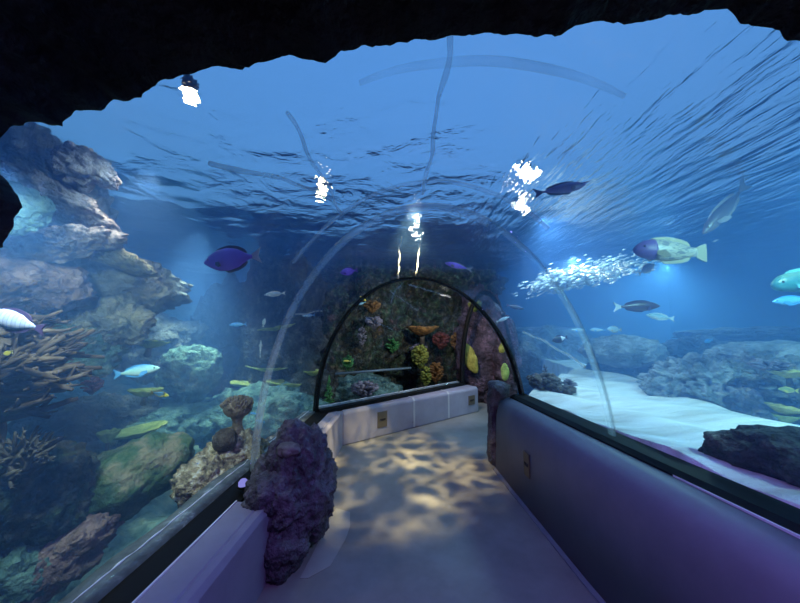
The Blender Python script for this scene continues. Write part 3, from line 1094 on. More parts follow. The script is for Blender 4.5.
bm = bmesh.new()
NX, NY = 150, 150
rows = []
for j in range(NY + 1):
    y = lerp(-1.4, 12.6, j / NY)
    row = []
    for i in range(NX + 1):
        x = lerp(-8.9, 2.4, i / NX)
        d = path_dist(x, y)
        if d <= .12:
            z = -.66
        else:
            z = -.62 + .36 * max(0, d - 1.2) + .22 * noise.fractal(Vector((x * .9, y * .9, 2)), 1, 2, 5) + .07 * noise.noise(Vector((x * 5, y * 5, 1)))
            z = min(z, 2.3)
            z = lerp(-.66, z, smooth01((d - .12) / .25))
        row.append(Vector((x, y, z)))
    rows.append(row)
loft(bm, rows)
struct(link_mesh('ground', bm, M['seabed']), 'rubble-covered reef slope of the left tank', 'seabed')

bm = bmesh.new()
NX, NY = 120, 160
rows = []
for j in range(NY + 1):
    y = lerp(-.8, 12.6, j / NY)
    x0 = xr_of(y) + .075 if y < 3.65 else lerp(1.265, 2.9, min(1, (y - 3.65) / 2.2)) if y < 5.85 else 2.9
    crest = pw(y, [(0, 3.1), (2.5, 3.0), (3.2, 2.85), (5.4, 3.25), (9, 3.6)])
    row = []
    for i in range(NX + 1):
        u = i / NX
        x = lerp(x0, 10.0, u ** 1.4)
        z = .82 + .03 * noise.noise(Vector((x * 1.2, y * 1.2, 0))) + .018 * math.sin((x * .9 + y * .45) * 9 + 2 * noise.noise(Vector((x, y, 5))))
        if x - x0 < .3:
            z += .035 * noise.noise(Vector((0, y * 3.2, 8))) * (1 - (x - x0) / .3)
        z -= .75 * smooth01((x - crest) / 1.2)
        row.append(Vector((x, y, z)))
    row.insert(0, Vector((x0, y, .2)))
    rows.append(row)
loft(bm, rows)
struct(link_mesh('ground.001', bm, M['sand']), 'bright rippled white sand bed of the right tank', 'sand bed')


def wall_box(name, lo, hi, label):
    bm = bmesh.new()
    add_box(bm, lo, hi)
    return struct(link_mesh(name, bm, M['tankwall'], smooth=False), label, 'tank wall')


wall_box('wall_left.002', (-9.3, -1.6, -.9), (-9.0, 13, 3.5), 'dim blue wall of the left tank')
wall_box('wall_right.001', (10.1, -1.6, -.9), (10.4, 13, 3.5), 'dim blue wall of the right tank')
wall_box('wall_back.001', (-9.3, 12.8, -.9), (10.4, 13.1, 3.5), 'dim blue wall at the back of the tank')
wall_box('wall_front', (-9.3, -1.9, -.9), (10.4, -1.6, 3.5), 'dim blue wall at the near side of the tank')
wall_box('ground.002', (-9.3, -1.9, -1.0), (10.4, 13.1, -.85), 'tank bottom slab')

# ------------------------------------------------------------------ water body and its surface
bm = bmesh.new()
add_box(bm, (-8.99, -1.59, -.84), (10.09, 12.79, SURF - .005))


def cav(s):
    p = profile(s, .065, 36, zr=.47)
    if s > 4.3:                                # cavity widened here to keep haze out of the far pool
        q = profile(s, 2.6, 36, zr=.47)
        p = [a.lerp(b, 1 - smooth01((i / 36 - .45) / .3)) for i, (a, b) in enumerate(zip(p, q))]
        for v in p:
            v.z = min(v.z, SURF - .15)
    l, r = p[0].copy(), p[-1].copy()
    l.z = r.z = -.62
    if s <= 4.05:
        l.x -= .12
        r.x += .2
    return [l] + p + [r]


ss = [-1.4, -.5] + rng(0, 4.05, 24) + [4.28, 4.32] + rng(4.5, 7.1, 12)
rows = [cav(s) for s in ss]
e = Vector((.9, .9, 0))
rows.append([p + e for p in rows[-1]])
cb = bmesh.new()
loft(cb, rows, close_u=True, caps=True)
bmesh.ops.recalc_face_normals(cb, faces=cb.faces)
bmesh.ops.reverse_faces(cb, faces=cb.faces)
bmesh.ops.recalc_face_normals(bm, faces=bm.faces)
tmp = bpy.data.meshes.new('cavity')
cb.to_mesh(tmp)
cb.free()
bm.from_mesh(tmp)
me = bpy.data.meshes.new('tank_water')
bm.to_mesh(me)
bm.free()
bpy.data.meshes.remove(tmp)
me.materials.append(M['water'])
wo = bpy.data.objects.new('water', me)
COL.objects.link(wo)
tag(wo, 'clear blue water filling the tank around the tunnel', 'water', kind='stuff')

bm = bmesh.new()
NX, NY = 220, 190
rows = []
for j in range(NY + 1):
    y = lerp(-1.58, 12.78, j / NY)
    rows.append([Vector((x, y, SURF + .022 * noise.noise(Vector((x * 1.5, y * 1.5, 0))) + .012 * noise.noise(Vector((x * 4, y * 4, 7)))))
                 for x in (lerp(-8.98, 10.08, i / NX) for i in range(NX + 1))])
loft(bm, rows)
tag(link_mesh('water_surface', bm, M['wsurf']), 'rippling underside of the water surface above the tunnel', 'water', kind='stuff')

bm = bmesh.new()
rb = random.Random(12)  # cluster of white blobs modelled in place of glare on the water
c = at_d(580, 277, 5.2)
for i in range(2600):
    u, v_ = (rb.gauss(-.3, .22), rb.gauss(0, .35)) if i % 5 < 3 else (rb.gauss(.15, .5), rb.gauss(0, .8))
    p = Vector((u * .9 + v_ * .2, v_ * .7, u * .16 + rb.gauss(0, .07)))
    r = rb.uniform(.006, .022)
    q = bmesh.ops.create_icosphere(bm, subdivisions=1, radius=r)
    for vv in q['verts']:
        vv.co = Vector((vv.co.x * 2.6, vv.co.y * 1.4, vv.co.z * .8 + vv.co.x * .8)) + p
o = link_mesh('glare_blobs', bm, plain('glare_white', (.85, .9, .92), .1))
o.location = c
tag(o, 'white blobs shaped as the streaky surface glare right of the black arch', 'glare_blobs', kind='stuff')

# ------------------------------------------------------------------ dark rock lip around the camera
edge_px = [(-420, 520), (-260, 330), (-120, 300), (-60, 268), (-30, 256), (2, 247), (16, 228), (21, 210), (19, 196), (8, 182), (-14, 172), (-30, 158), (-12, 143), (0, 139), (16, 127), (40, 123), (62, 126), (78, 112), (100, 110), (112, 98), (140, 96), (165, 80), (185, 76), (215, 66), (240, 66), (270, 61), (320, 59), (335, 55), (365, 45), (400, 42), (440, 36), (480, 35), (520, 37), (555, 36), (575, 26), (600, 20), (640, 22), (670, 15), (705, 10), (725, 12), (735, 20), (760, 26), (780, 30), (788, 40), (800, 40), (830, 46), (880, 70), (960, 120), (1060, 200), (1180, 360), (1260, 560)]
dense = []
for (x0, y0), (x1, y1) in zip(edge_px, edge_px[1:]):
    k = max(2, int(math.hypot(x1 - x0, y1 - y0) / 3.5))
    for i in range(k):
        dense.append((lerp(x0, x1, i / k), lerp(y0, y1, i / k)))
dense.append(edge_px[-1])
rows = [[] for _ in range(12)]
cen = Vector((.1, 0, 1.4))
for i, (px, py) in enumerate(dense):
    p = at_y(px, py, .74)
    rad = Vector((p.x - cen.x, 0, p.z - cen.z))
    rn = rad.normalized()
    jag = .022 * noise.fractal(Vector((p.x * 9, p.z * 9, 3)), .7, 2.2, 5)
    p = p + rn * jag
    lay = [(3.2, .80), (1.6, .84), (.7, .84), (.28, .82), (.08, .78), (.0, .74), (.03, .62), (.07, .45), (.10, .2), (.14, -.2), (.16, -.7), (.2, -1.3)]
    for r_i, (o_, y_) in enumerate(lay):
        q = Vector((p.x, y_, p.z)) + rn * o_
        amp = 0 if r_i == 5 else .05
        q += rn * (amp * (abs(noise.fractal(Vector((q.x * 4, q.y * 4, q.z * 4)), .9, 2, 5))))
        q.z = max(q.z, -.55)
        rows[r_i].append(q)
bm = bmesh.new()
loft(bm, rows)
lip = link_mesh('ceiling', bm, M['cave'])
struct(lip, 'black jagged rock lip overhead framing the tunnel mouth', 'rock lip')
# closed dark room behind the camera
for nm, lo, hi in (('wall_left.003', (-2.7, -3.3, -.6), (-2.6, .8, 4.6)), ('wall_right.002', (2.9, -3.3, -.6), (3.0, .8, 4.6)),
                   ('wall_back.002', (-2.7, -3.4, -.6), (3.0, -3.3, 4.6)), ('ceiling.001', (-2.7, -3.3, 4.5), (3.0, .8, 4.6))):
    bm = bmesh.new()
    add_box(bm, lo, hi)
    struct(link_mesh(nm, bm, M['cave'], smooth=False), 'dark entry passage behind the viewer', 'wall')

# ------------------------------------------------------------------ fish
def fish_mat(name, stops, axis='z', stripes=None, rough=.35, mott=0, pure=False):
    m, nt, out = new_mat(name)
    tc = N(nt, 'ShaderNodeTexCoord')
    sp = N(nt, 'ShaderNodeSeparateXYZ')
    L(nt, tc.outputs['Generated'], sp.inputs[0])
    b = N(nt, 'ShaderNodeBsdfPrincipled')
    b.inputs['Roughness'].default_value = rough
    fac = sp.outputs[{'x': 0, 'y': 1, 'z': 2}[axis]]
    if mott:
        no = N(nt, 'ShaderNodeTexNoise')
        no.inputs['Scale'].default_value = mott
        no.inputs['Detail'].default_value = 4
        L(nt, tc.outputs['Generated'], no.inputs['Vector'])
        ma = N(nt, 'ShaderNodeMath', operation='MULTIPLY_ADD')
        L(nt, no.outputs['Fac'], ma.inputs[0])
        ma.inputs[1].default_value = .9
        L(nt, fac, ma.inputs[2])
        m2 = N(nt, 'ShaderNodeMath', operation='SUBTRACT')
        L(nt, ma.outputs[0], m2.inputs[0])
        m2.inputs[1].default_value = .45
        fac = no.outputs['Fac'] if pure else m2.outputs[0]
    if stripes:
        wv = N(nt, 'ShaderNodeTexWave')
        wv.inputs['Scale'].default_value = stripes
        wv.inputs['Distortion'].default_value = 2
        L(nt, tc.outputs['Generated'], wv.inputs['Vector'])
        fac = wv.outputs['Fac']
    L(nt, ramp(nt, stops, fac), b.inputs['Base Color'])
    L(nt, b.outputs[0], out.inputs['Surface'])
    return m


FM = {
    'purple': fish_mat('purple_scales', [(.1, (.30, .14, .80)), (.5, (.50, .26, 1.0)), (.9, (.34, .18, .80))], 'x'),
    'mauve': fish_mat('mauve_scales', [(.1, (.30, .22, .45)), (.6, (.14, .08, .26)), (1, (.10, .06, .20))]),
    'grey': fish_mat('grey_scales', [(.0, (.20, .19, .22)), (.5, (.11, .10, .14)), (1, (.07, .06, .09))]),
    'brown': fish_mat('brown_scales', [(.0, (.16, .14, .15)), (.3, (.09, .06, .08)), (1, (.06, .04, .06))]),
    'spotted': fish_mat('spotted_scales', [(.30, (.20, .19, .22)), (.45, (.20, .19, .19)), (.51, (.45, .42, .33)), (.58, (.52, .48, .38)), (.66, (.35, .32, .30))], 'z', mott=7, pure=True),
    'pale': fish_mat('pale_blue_scales', [(.0, (.62, .68, .70)), (.6, (.36, .52, .60)), (1, (.18, .30, .42))]),
    'cyan': fish_mat('cyan_scales', [(.0, (.65, .85, .80)), (.6, (.40, .75, .72)), (1, (.12, .35, .60))]),
    'blue': fish_mat('bright_blue_scales', [(.0, (.25, .65, .95)), (1, (.04, .30, .85))]),
    'teal': fish_mat('teal_scales', [(.1, (.10, .34, .32)), (.5, (.05, .24, .25)), (.95, (.16, .32, .24))], 'z', mott=6),
    'yellow': fish_mat('yellow_scales', [(.0, (.95, .80, .10)), (1, (.85, .65, .05))]),
    'yelcyan': fish_mat('yellow_cyan_scales', [(.0, (.35, .80, .85)), (.55, (.40, .85, .85)), (.72, (.02, .03, .03)), (.78, (.85, .75, .05)), (1, (.85, .8, .1))], 'x'),
    'striped': fish_mat('striped_scales', [(.35, (.34, .36, .46)), (.5, (.08, .09, .34)), (.65, (.30, .32, .44))], stripes=2.2),
    'black': fish_mat('black_white_scales', [(.0, (.85, .88, .9)), (.30, (.8, .85, .9)), (.34, (.02, .02, .03)), (1, (.03, .03, .04))], 'x'),
    'dark': fish_mat('dark_scales', [(0, (.05, .06, .08)), (1, (.02, .025, .04))]),
    'olive': fish_mat('olive_scales', [(0, (.55, .58, .25)), (1, (.25, .30, .10))]),
    'fin_dark': plain('dark_fin', (.05, .03, .09), .5), 'fin_pale': plain('pale_fin', (.70, .75, .75), .5),
    'fin_purple': plain('purple_fin', (.20, .08, .50), .5), 'fin_grey': plain('grey_fin', (.30, .28, .32), .5),
    'fin_blue': plain('blue_fin', (.10, .40, .80), .5), 'fin_yel': plain('yellow_fin', (.8, .7, .15), .5),
    'fin_cream': plain('cream_fin', (.40, .36, .24), .5), 'fin_teal': plain('teal_fin', (.2, .6, .6), .5),
    'eye': plain('fish_eye', (.01, .01, .012), .15), 'mask': plain('purple_mask', (.16, .10, .30), .45),
}
SPEC = {  # x from nose 0 to tail root 1: (x, top, bottom, half width) in body lengths
    'tang': [(0, .01, .01, .01), (.05, .06, .06, .035), (.14, .15, .13, .065), (.3, .235, .215, .09), (.5, .255, .24, .092), (.7, .21, .20, .07), (.85, .11, .11, .04), (.94, .05, .05, .022), (1, .042, .042, .016)],
    'slim': [(0, .01, .01, .008), (.06, .05, .04, .03), (.18, .10, .08, .055), (.38, .135, .12, .068), (.6, .12, .11, .06), (.8, .07, .065, .035), (.94, .03, .03, .016), (1, .028, .028, .012)],
    'long': [(0, .01, .01, .008), (.06, .05, .05, .03), (.18, .095, .10, .055), (.4, .12, .13, .065), (.62, .10, .11, .055), (.82, .055, .06, .03), (.95, .024, .024, .014), (1, .022, .022, .011)],
    'bulky': [(0, .03, .03, .02), (.05, .09, .08, .06), (.15, .155, .12, .095), (.32, .19, .15, .12), (.52, .185, .16, .115), (.72, .145, .135, .085), (.88, .09, .085, .05), (1, .075, .07, .03)],
}


def fish(nose, tail, d, species, body, fin, label, d2=None, tall=1.0, horn=False, name='fish', tailk=.20, lean=0, eyes=True, mask=None, group=None, tailmat=None):
    pn, pt = at_d(*nose, d), at_d(*tail, d2 or d)
    total = (pn - pt).length
    Lb = total / (1 + tailk)
    X = (pn - pt).normalized()
    Y = Vector((0, 0, 1)).cross(X).normalized()
    Z = X.cross(Y)
    mw = Matrix((X, Y, Z)).transposed().to_4x4() @ Matrix.Rotation(math.radians(lean), 4, 'X')
    root = empty(name, pn.lerp(pt, .5), label, 'fish', group)
    root.rotation_euler = mw.to_euler()
    x_of = lambda u: Lb * (.5 + tailk / 2 - u)       # nose towards +X
    sp = SPEC[species]

    def interp(u):
        return [pw(u, [(s[0], s[k]) for s in sp]) for k in (1, 2, 3)]
    bm = bmesh.new()
    rows = []
    ns = 26
    for i in range(ns + 1):
        u = (i / ns)
        u = u * u * .35 + u * .65
        t, b, w = interp(u)
        row = []
        for k in range(16):
            a = 2 * math.pi * k / 16
            zc = math.sin(a)
            row.append(Vector((x_of(u), math.cos(a) * w * Lb, (t if zc > 0 else b) * zc * Lb * tall)))
        rows.append(row)
    loft(bm, rows, close_u=True, caps=True)
    link_mesh('body', bm, FM[body], root)

    def fin_mesh(nm, poly, th=.006, mat=None, normal='y', loc=None):
        bm = bmesh.new()
        n = len(poly)
        h = th * Lb + .0012
        f1 = [bm.verts.new(Vector((p[0], h, p[1]))) for p in poly]
        f2 = [bm.verts.new(Vector((p[0], -h, p[1]))) for p in poly]
        bm.faces.new(f1)
        bm.faces.new(f2[::-1])
        for i in range(n):
            j = (i + 1) % n
            bm.faces.new((f1[i], f2[i], f2[j], f1[j]))
        if normal == 'side':
            for v in bm.verts:
                v.co = loc[0] + Vector((v.co.x, v.co.y * 1.0 + v.co.x * loc[1], v.co.z))
        return link_mesh(nm, bm, mat or FM[fin], root, False)
    t1, b1, _ = interp(1)
    tl = tailk * Lb
    x1 = x_of(.985)
    hs = (.17 if species == 'tang' else .15 if species == 'bulky' else .12) * Lb * tall
    if species == 'bulky':
        poly = [(x1, t1 * Lb), (x1 - tl * .5, hs * .8), (x1 - tl * 1.0, hs), (x1 - tl * 1.05, 0), (x1 - tl, -hs), (x1 - tl * .5, -hs * .8), (x1, -b1 * Lb)]
    else:
        poly = [(x1, t1 * Lb), (x1 - tl * .45, hs * .55), (x1 - tl * 1.0, hs), (x1 - tl * .82, hs * .45), (x1 - tl * .68, 0), (x1 - tl * .82, -hs * .45), (x1 - tl, -hs), (x1 - tl * .45, -hs * .55), (x1, -b1 * Lb)]
    fin_mesh('tail_fin', poly, mat=FM[tailmat] if tailmat else None)
    fh = .07 if species in ('tang', 'bulky') else .045
    up, dn = [], []
    for i in range(13):
        u = .25 + .63 * i / 12
        t, b, w = interp(u)
        up.append((x_of(u), t * .93 * Lb * tall))
        dn.append((x_of(u), -b * .93 * Lb * tall))
    top = [(p[0] - .02 * Lb, p[1] + fh * Lb * (math.sin(min(1, .25 + i / 12) * math.pi * .55)) * (1 if i < 12 else .4)) for i, p in enumerate(up)]
    fin_mesh('dorsal_fin', up + top[::-1], .004)
    bot = [(p[0] - .02 * Lb, p[1] - fh * Lb * (.85 if 4 <= i < 12 else .3)) for i, p in enumerate(dn)][3:]
    fin_mesh('anal_fin', dn[3:] + bot[::-1], .004)
    for sgn in (-1, 1):
        t, b, w = interp(.30)
        fin_mesh('pectoral_fin', [(0, .03 * Lb), (-.10 * Lb, .02 * Lb), (-.15 * Lb, -.07 * Lb), (-.07 * Lb, -.08 * Lb), (0, -.03 * Lb)], .004, normal='side',
                 loc=(Vector((x_of(.28), sgn * w * .92 * Lb, -b * .35 * Lb)), -sgn * .55))
        if eyes:
            t, b, w = interp(.115)
            bm = bmesh.new()
            bmesh.ops.create_uvsphere(bm, u_segments=10, v_segments=6, radius=.020 * Lb)
            e = link_mesh('eye', bm, FM['eye'], root)
            e.location = (x_of(.115), sgn * w * .85 * Lb, t * .35 * Lb * tall)
    if horn:
        bm = bmesh.new()
        t, b, w = interp(.06)
        z0 = t * Lb * .55
        add_tube(bm, [Vector((x_of(.07), 0, z0)), Vector((x_of(.0), 0, z0 + .012 * Lb)), Vector((x_of(-.13), 0, z0 + .025 * Lb))], [.026 * Lb, .018 * Lb, .004 * Lb], 8)
        link_mesh('horn', bm, FM[body], root)
    if mask:
        bm = bmesh.new()
        rows = []
        for i in range(11):
            u = i / 10 * .30
            t, b, w = interp(u)
            row = []
            for k in range(16):
                a = 2 * math.pi * k / 16
                zc = math.sin(a)
                g_ = 1.03
                row.append(Vector((x_of(u) + .004 * Lb, math.cos(a) * w * Lb * g_, (t if zc > 0 else b) * zc * Lb * tall * g_)))
            rows.append(row)
        loft(bm, rows, close_u=True, caps=True)
        k = link_mesh('face_mask', bm, FM[mask], root)
        k['label'] = 'purple face'
    return root


fish((204, 263), (262, 255), 2.3, 'tang', 'purple', 'fin_dark', 'large purple tang with a pale tail swimming left of the tunnel', tall=.98, tailmat='fin_pale')
fish((340, 273), (358, 270), 3.6, 'tang', 'purple', 'fin_purple', 'small violet tang above the left shoulder of the black arch')
fish((445, 263), (473, 270), 3.9, 'slim', 'purple', 'fin_grey', 'violet fish with a pale trailing tail above the black arch', tailk=.3)
fish((586, 184), (533, 194), 3.0, 'long', 'mauve', 'fin_dark', 'dark mauve horned fish just right of the bright lamp', horn=True, tall=.95)
fish((703, 234), (748, 182), 3.2, 'long', 'grey', 'fin_grey', 'long grey fish diving diagonally at upper right', tall=.95)
fish((634, 250), (707, 253), 2.9, 'bulky', 'spotted', 'fin_cream', 'big mottled cream fish with a purple face at right', mask='mask', tailk=.17)
fish((655, 264), (638, 274), 3.1, 'tang', 'pale', 'fin_pale', 'small pale fish under the chin of the big mottled fish')
fish((660, 306), (613, 307), 3.3, 'slim', 'brown', 'fin_dark', 'dark brown fish with a white tail above the right boulders', tailmat='fin_pale')
fish((646, 315), (675, 319), 3.3, 'slim', 'pale', 'fin_pale', 'silvery pale fish just below the dark brown white-tailed fish')
fish((772, 286), (842, 276), 2.6, 'bulky', 'teal', 'fin_teal', 'large teal fish cut off by the right edge')
fish((772, 302), (812, 299), 2.5, 'slim', 'blue', 'fin_blue', 'bright blue fish under the large teal fish at the right edge')
fish((704, 342), (713, 340), 3.6, 'tang', 'blue', 'fin_blue', 'tiny bright blue fish over the slate-blue rock at right')
fish((524, 309), (506, 305), 4.6, 'slim', 'dark', 'fin_dark', 'small dark fish right of the arch shoulder')
fish((493, 302), (503, 314), 4.3, 'slim', 'grey', 'fin_grey', 'small grey fish pointing up beside the arch shoulder')
fish((509, 317), (496, 322), 4.3, 'slim', 'pale', 'fin_pale', 'slender silvery fish close above the arch shoulder')
fish((552, 341), (568, 337), 4.2, 'tang', 'black', 'fin_dark', 'black fish with a white face near the arch leg')
fish((571, 330), (588, 330), 4.4, 'slim', 'pale', 'fin_blue', 'pale blue fish leading the little row near the pale dome')
fish((590, 330), (606, 330), 4.5, 'slim', 'pale', 'fin_blue', 'pale blue fish second in the little row near the pale dome', tall=1.15)
fish((607, 329), (622, 330), 4.3, 'tang', 'pale', 'fin_cream', 'cream fish at the end of the little row above the pale dome')
fish((612, 352), (604, 346), 5.2, 'tang', 'dark', 'fin_dark', 'small dark fish in front of the pale dome')
fish((561, 283), (553, 287), 4.5, 'tang', 'dark', 'fin_dark', 'small dark fish silhouetted against the glittering surface patch')
fish((778, 389), (799, 391), 2.65, 'slim', 'olive', 'fin_yel', 'olive fish between the two yellow plates at the right edge', tall=1.1)
fish((160, 368), (113, 375), 2.3, 'slim', 'cyan', 'fin_blue', 'cyan fish with a blue back swimming right in the left tank', tall=1.05)
fish((169, 396), (150, 392), 2.5, 'slim', 'yelcyan', 'fin_yel', 'small fish with a pale cyan face and yellow rear', tall=1.3)
fish((-14, 313), (46, 330), 1.55, 'tang', 'striped', 'fin_dark', 'blue-white striped fish at the left edge', tall=.75)
fish((3, 354), (13, 352), 1.6, 'tang', 'yellow', 'fin_yel', 'tiny yellow fish in front of the branching coral', tall=1.1)
fish((229, 325), (247, 324), 3.8, 'slim', 'blue', 'fin_blue', 'bright sky-blue fish left of the pale seam ring')
fish((264, 295), (286, 293), 3.6, 'slim', 'pale', 'fin_pale', 'pale fish over the seam ring below the purple tang')
fish((302, 316), (315, 315), 4.2, 'slim', 'pale', 'fin_blue', 'pale small fish between the seam ring and the arch')
fish((265, 318), (263, 327), 4.0, 'tang', 'pale', 'fin_pale', 'tiny whitish fish facing up beside the seam ring')
fish((261, 340), (260, 358), 4.0, 'slim', 'pale', 'fin_pale', 'thin whitish fish hanging upright below the tiny one', tall=.6)
fish((250, 413), (258, 414), 3.9, 'slim', 'blue', 'fin_blue', 'tiny light blue fish right of the cup coral, upper of two')
fish((256, 421), (265, 422), 3.9, 'slim', 'blue', 'fin_blue', 'tiny light blue fish right of the cup coral, lower of two')
fish((343, 361), (351, 361), 5.2, 'slim', 'yellow', 'fin_yel', 'tiny yellow fish over the rail reflection in the far window')
fish((366, 301), (360, 296), 5.6, 'slim', 'yellow', 'fin_yel', 'yellow fish high at the left in the far window', tall=1.3)
fish((357, 305), (366, 302), 5.4, 'slim', 'cyan', 'fin_teal', 'teal fish beside the yellow one inside the arch', tall=.9)

# slender tube modelled as a light rail's reflection in the far window
bm = bmesh.new()
a, b = at_d(335, 374, 5.4), at_d(411, 368, 5.9)
add_tube(bm, [a, a.lerp(b, .5), b], [.022, .022, .022], 10)
rail = link_mesh('rail_reflection', bm, plain('pale_reflection', (.12, .17, .20), .4))
tag(rail, 'straight pale blue reflection of a light rail crossing in front of the dark reef in the far window', 'rail_reflection')

# little violet lens on the channel by the lava rock
c = Vector((-1.24, 1.98, .50))
o = empty('marker_light', at_z(243, 487, .50) + Vector((0, 0, .0)), 'small glowing violet puck light between the left wall and the lava rock', 'light')
bm = bmesh.new()
add_tube(bm, [Vector((0, 0, 0)), Vector((0, 0, .012))], [.036, .034], 20)
link_mesh('base', bm, M['black'], o)
bm = bmesh.new()
add_tube(bm, [Vector((0, 0, .012)), Vector((0, 0, .035)), Vector((0, 0, .05))], [.03, .03, .018], 20)
link_mesh('lens', bm, emit('violet_lens', (.35, .35, 1), .6), o)

# ------------------------------------------------------------------ lamps above the water, unseen spots below it
def hanging_lamp(px, py, h, r, mat, label, aim=None):
    """lamp whose lens shows along the given sight line, h above the water"""
    v = ray(px, py).normalized()
    p = CAM + v * ((SURF - CAM.z) / v.z)
    hv = Vector((v.x, v.y, 0))
    st = min(.985, hv.length * WIOR)              # bent at the surface
    c = p + hv.normalized() * (h * st / math.sqrt(1 - st * st)) + Vector((0, 0, h))
    o = empty('hanging_lamp', c, label, 'lamp')
    bm = bmesh.new()
    add_tube(bm, [Vector((0, 0, .02)), Vector((0, 0, .10)), Vector((0, 0, .13)), Vector((0, 0, .15))], [r * 1.05, r * 1.0, r * .8, r * .3], 20)
    link_mesh('housing', bm, M['lampcase'], o)
    bm = bmesh.new()
    add_tube(bm, [Vector((0, 0, 0)), Vector((0, 0, -.05)), Vector((0, 0, -r * .6))], [r, r * .95, r * .45], 20)
    link_mesh('lens', bm, mat, o)
    return c


lamp_a = hanging_lamp(527, 172, .55, .115, M['lens'], 'brilliant white lamp seen through the surface above the horned fish')
lamp_a2 = hanging_lamp(520, 204, .55, .09, M['lens'], 'smaller white lamp just below the brilliant one')
lamp_b = hanging_lamp(191, 92, .55, .065, M['warmlens'], 'warm yellow lamp seen through the surface by the left of the rock lip')
lamp_c = hanging_lamp(321, 188, .55, .07, M['warmlens'], 'small warm lamp glinting above the left of the seam rings')
lamp_c2 = hanging_lamp(415, 236, .35, .07, M['lens'], 'white lamp glinting straight over the black arch')


def spot(name, loc, aim, power, col, angle, blend=.5, size=.1):
    ld = bpy.data.lights.new(name, 'SPOT')
    ld.energy = power
    ld.color = col
    ld.spot_size = math.radians(angle)
    ld.spot_blend = blend
    ld.shadow_soft_size = size
    o = bpy.data.objects.new(name, ld)
    COL.objects.link(o)
    o.location = loc
    o.rotation_euler = (Vector(aim) - Vector(loc)).to_track_quat('-Z', 'Y').to_euler()
    return o


def area(name, loc, aim, power, col, sx, sy):
    ld = bpy.data.lights.new(name, 'AREA')
    ld.shape = 'RECTANGLE'
    ld.size, ld.size_y = sx, sy
    ld.energy = power
    ld.color = col
    o = bpy.data.objects.new(name, ld)
    COL.objects.link(o)
    o.location = loc
    o.rotation_euler = (Vector(aim) - Vector(loc)).to_track_quat('-Z', 'Y').to_euler()
    return o


spot('lamp_right_a', (1.6, 3.9, 2.98), (3.2, 4.6, .8), 220, (.45, .75, 1), 130, .6, .15)
spot('fill_right_b', (3.2, 1.5, 2.95), (2.5, 3.6, 1.0), 400, (.33, .80, 1), 110, .7, .3)  # added fill for fish, sand and rock fronts, out of frame
spot('fill_right_c', (5.2, 6.6, 2.98), (4.2, 6.2, .8), 520, (.30, .65, 1), 130, .7, .3)  # unseen flood added to brighten the right sand and haze
spot('lamp_left_a', (-2.4, 2.6, 2.98), (-3.0, 3.0, 0), 40, (1, .93, .8), 130, .6, .1)
spot('lamp_left_beam', (-3.1, 4.2, 2.9), (-2.9, 4.0, 0), 800, (.65, .9, 1), 84, 1.0, .5)
spot('fill_left_b', (-2.3, 2.2, 2.98), (-3.2, 3.2, .8), 50, (.5, .78, 1), 140, .7, .3)  # spot without fixture, added to lift the left reef tower
spot('fill_left_near', (-1.75, 1.12, 2.25), (-3.1, 2.3, .4), 150, (.72, .98, 1), 122, .7, .1)  # added fill for the tang, near corals and low left rocks
spot('fill_far_reef', (.55, 4.75, 1.98), (-.1, 6.6, 1.2), 75, (1, .93, .82), 140, .6, .08)  # unseen spot added inside the bend to light the far reef

spot('fill_glare', tuple(c_b := at_d(572, 258, 4.9)), tuple(at_d(576, 281, 5.2)), 320, (.8, .95, 1), 120, .6, .05)  # spot added only to brighten the glare blobs

# lamp that throws the dappled light on the path; the caustic pattern is painted into its nodes
g = spot('lamp_dapple', (.0, 3.15, 2.9), (-.32, 3.65, 0), 420, (1, .84, .40), 54, 1.0, .05)
g.data.use_nodes = True
nt = g.data.node_tree
em = nt.nodes.get('Emission') or nt.nodes.new('ShaderNodeEmission')
tc = N(nt, 'ShaderNodeTexCoord')
mp = N(nt, 'ShaderNodeMapping')
mp.inputs['Scale'].default_value = (11, 11, 11)
L(nt, tc.outputs['Normal'], mp.inputs[0])
nz = N(nt, 'ShaderNodeTexNoise')
nz.inputs['Scale'].default_value = 1.3
L(nt, mp.outputs[0], nz.inputs['Vector'])
va = N(nt, 'ShaderNodeVectorMath', operation='MULTIPLY_ADD')
L(nt, nz.outputs['Color'], va.inputs[0])
va.inputs[1].default_value = (1.2, 1.2, 1.2)
L(nt, mp.outputs[0], va.inputs[2])
vo = N(nt, 'ShaderNodeTexVoronoi', feature='DISTANCE_TO_EDGE')
vo.inputs['Scale'].default_value = 1.0
L(nt, va.outputs[0], vo.inputs['Vector'])
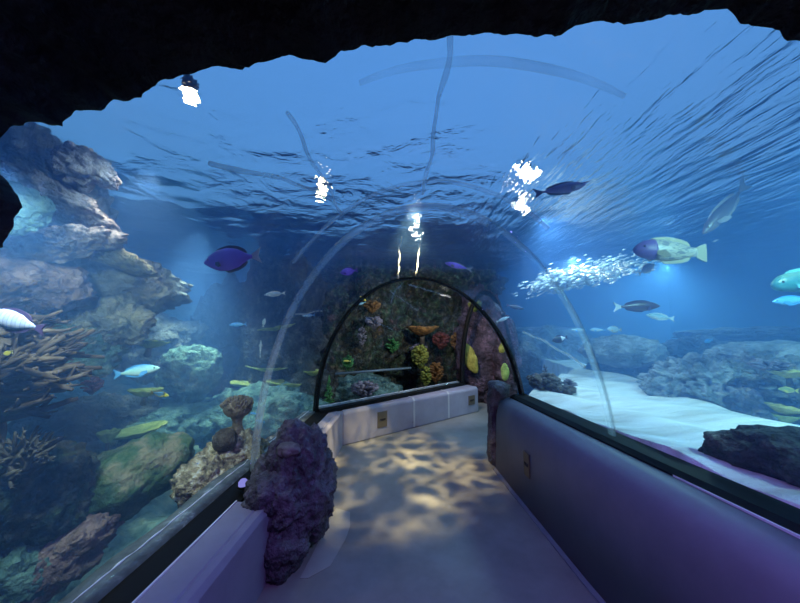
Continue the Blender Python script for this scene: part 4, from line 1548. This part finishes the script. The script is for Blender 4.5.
mrr = N(nt, 'ShaderNodeMapRange')
L(nt, vo.outputs['Distance'], mrr.inputs[0])
mrr.inputs[1].default_value = 0
mrr.inputs[2].default_value = .26
mrr.inputs[3].default_value = 1
mrr.inputs[4].default_value = 0
pwn = N(nt, 'ShaderNodeMath', operation='POWER')
L(nt, mrr.outputs[0], pwn.inputs[0])
pwn.inputs[1].default_value = 2.2
nb = N(nt, 'ShaderNodeTexNoise')
nb.inputs['Scale'].default_value = .45
L(nt, mp.outputs[0], nb.inputs['Vector'])
mb = N(nt, 'ShaderNodeMapRange')
L(nt, nb.outputs['Fac'], mb.inputs[0])
mb.inputs[1].default_value = .38
mb.inputs[2].default_value = .62
mu = N(nt, 'ShaderNodeMath', operation='MULTIPLY')
L(nt, pwn.outputs[0], mu.inputs[0])
L(nt, mb.outputs[0], mu.inputs[1])
m3 = N(nt, 'ShaderNodeMath', operation='MULTIPLY_ADD')
L(nt, mu.outputs[0], m3.inputs[0])
m3.inputs[1].default_value = 4.5
m3.inputs[2].default_value = .05
L(nt, m3.outputs[0], em.inputs['Strength'])

# violet lamps of the entry passage
spot('lamp_violet_a', (.55, .55, 2.05), (.5, 2.6, .2), 60, (.40, .22, 1), 140, .7, .1)
spot('lamp_violet_b', (-.5, .45, 2.1), (-.8, 1.7, .2), 13, (.36, .22, 1), 110, .7, .1)

# ------------------------------------------------------------------ world and view
w = bpy.data.worlds.new('world')
sc.world = w
w.use_nodes = True
bg = w.node_tree.nodes['Background']
bg.inputs[0].default_value = (.13, .40, 1.0, 1)
bg.inputs[1].default_value = .72
vs = sc.view_settings
vs.view_transform = 'Standard'
vs.look = 'None'
vs.gamma = 1
vs.exposure = 0.15
vs.use_curve_mapping = False
cy = sc.cycles
cy.use_denoising = True
cy.max_bounces = 8
cy.diffuse_bounces = 2
cy.glossy_bounces = 3
cy.transmission_bounces = 4
cy.volume_bounces = 1
cy.transparent_max_bounces = 40
cy.sample_clamp_indirect = 3
cy.caustics_reflective = False
cy.caustics_refractive = True
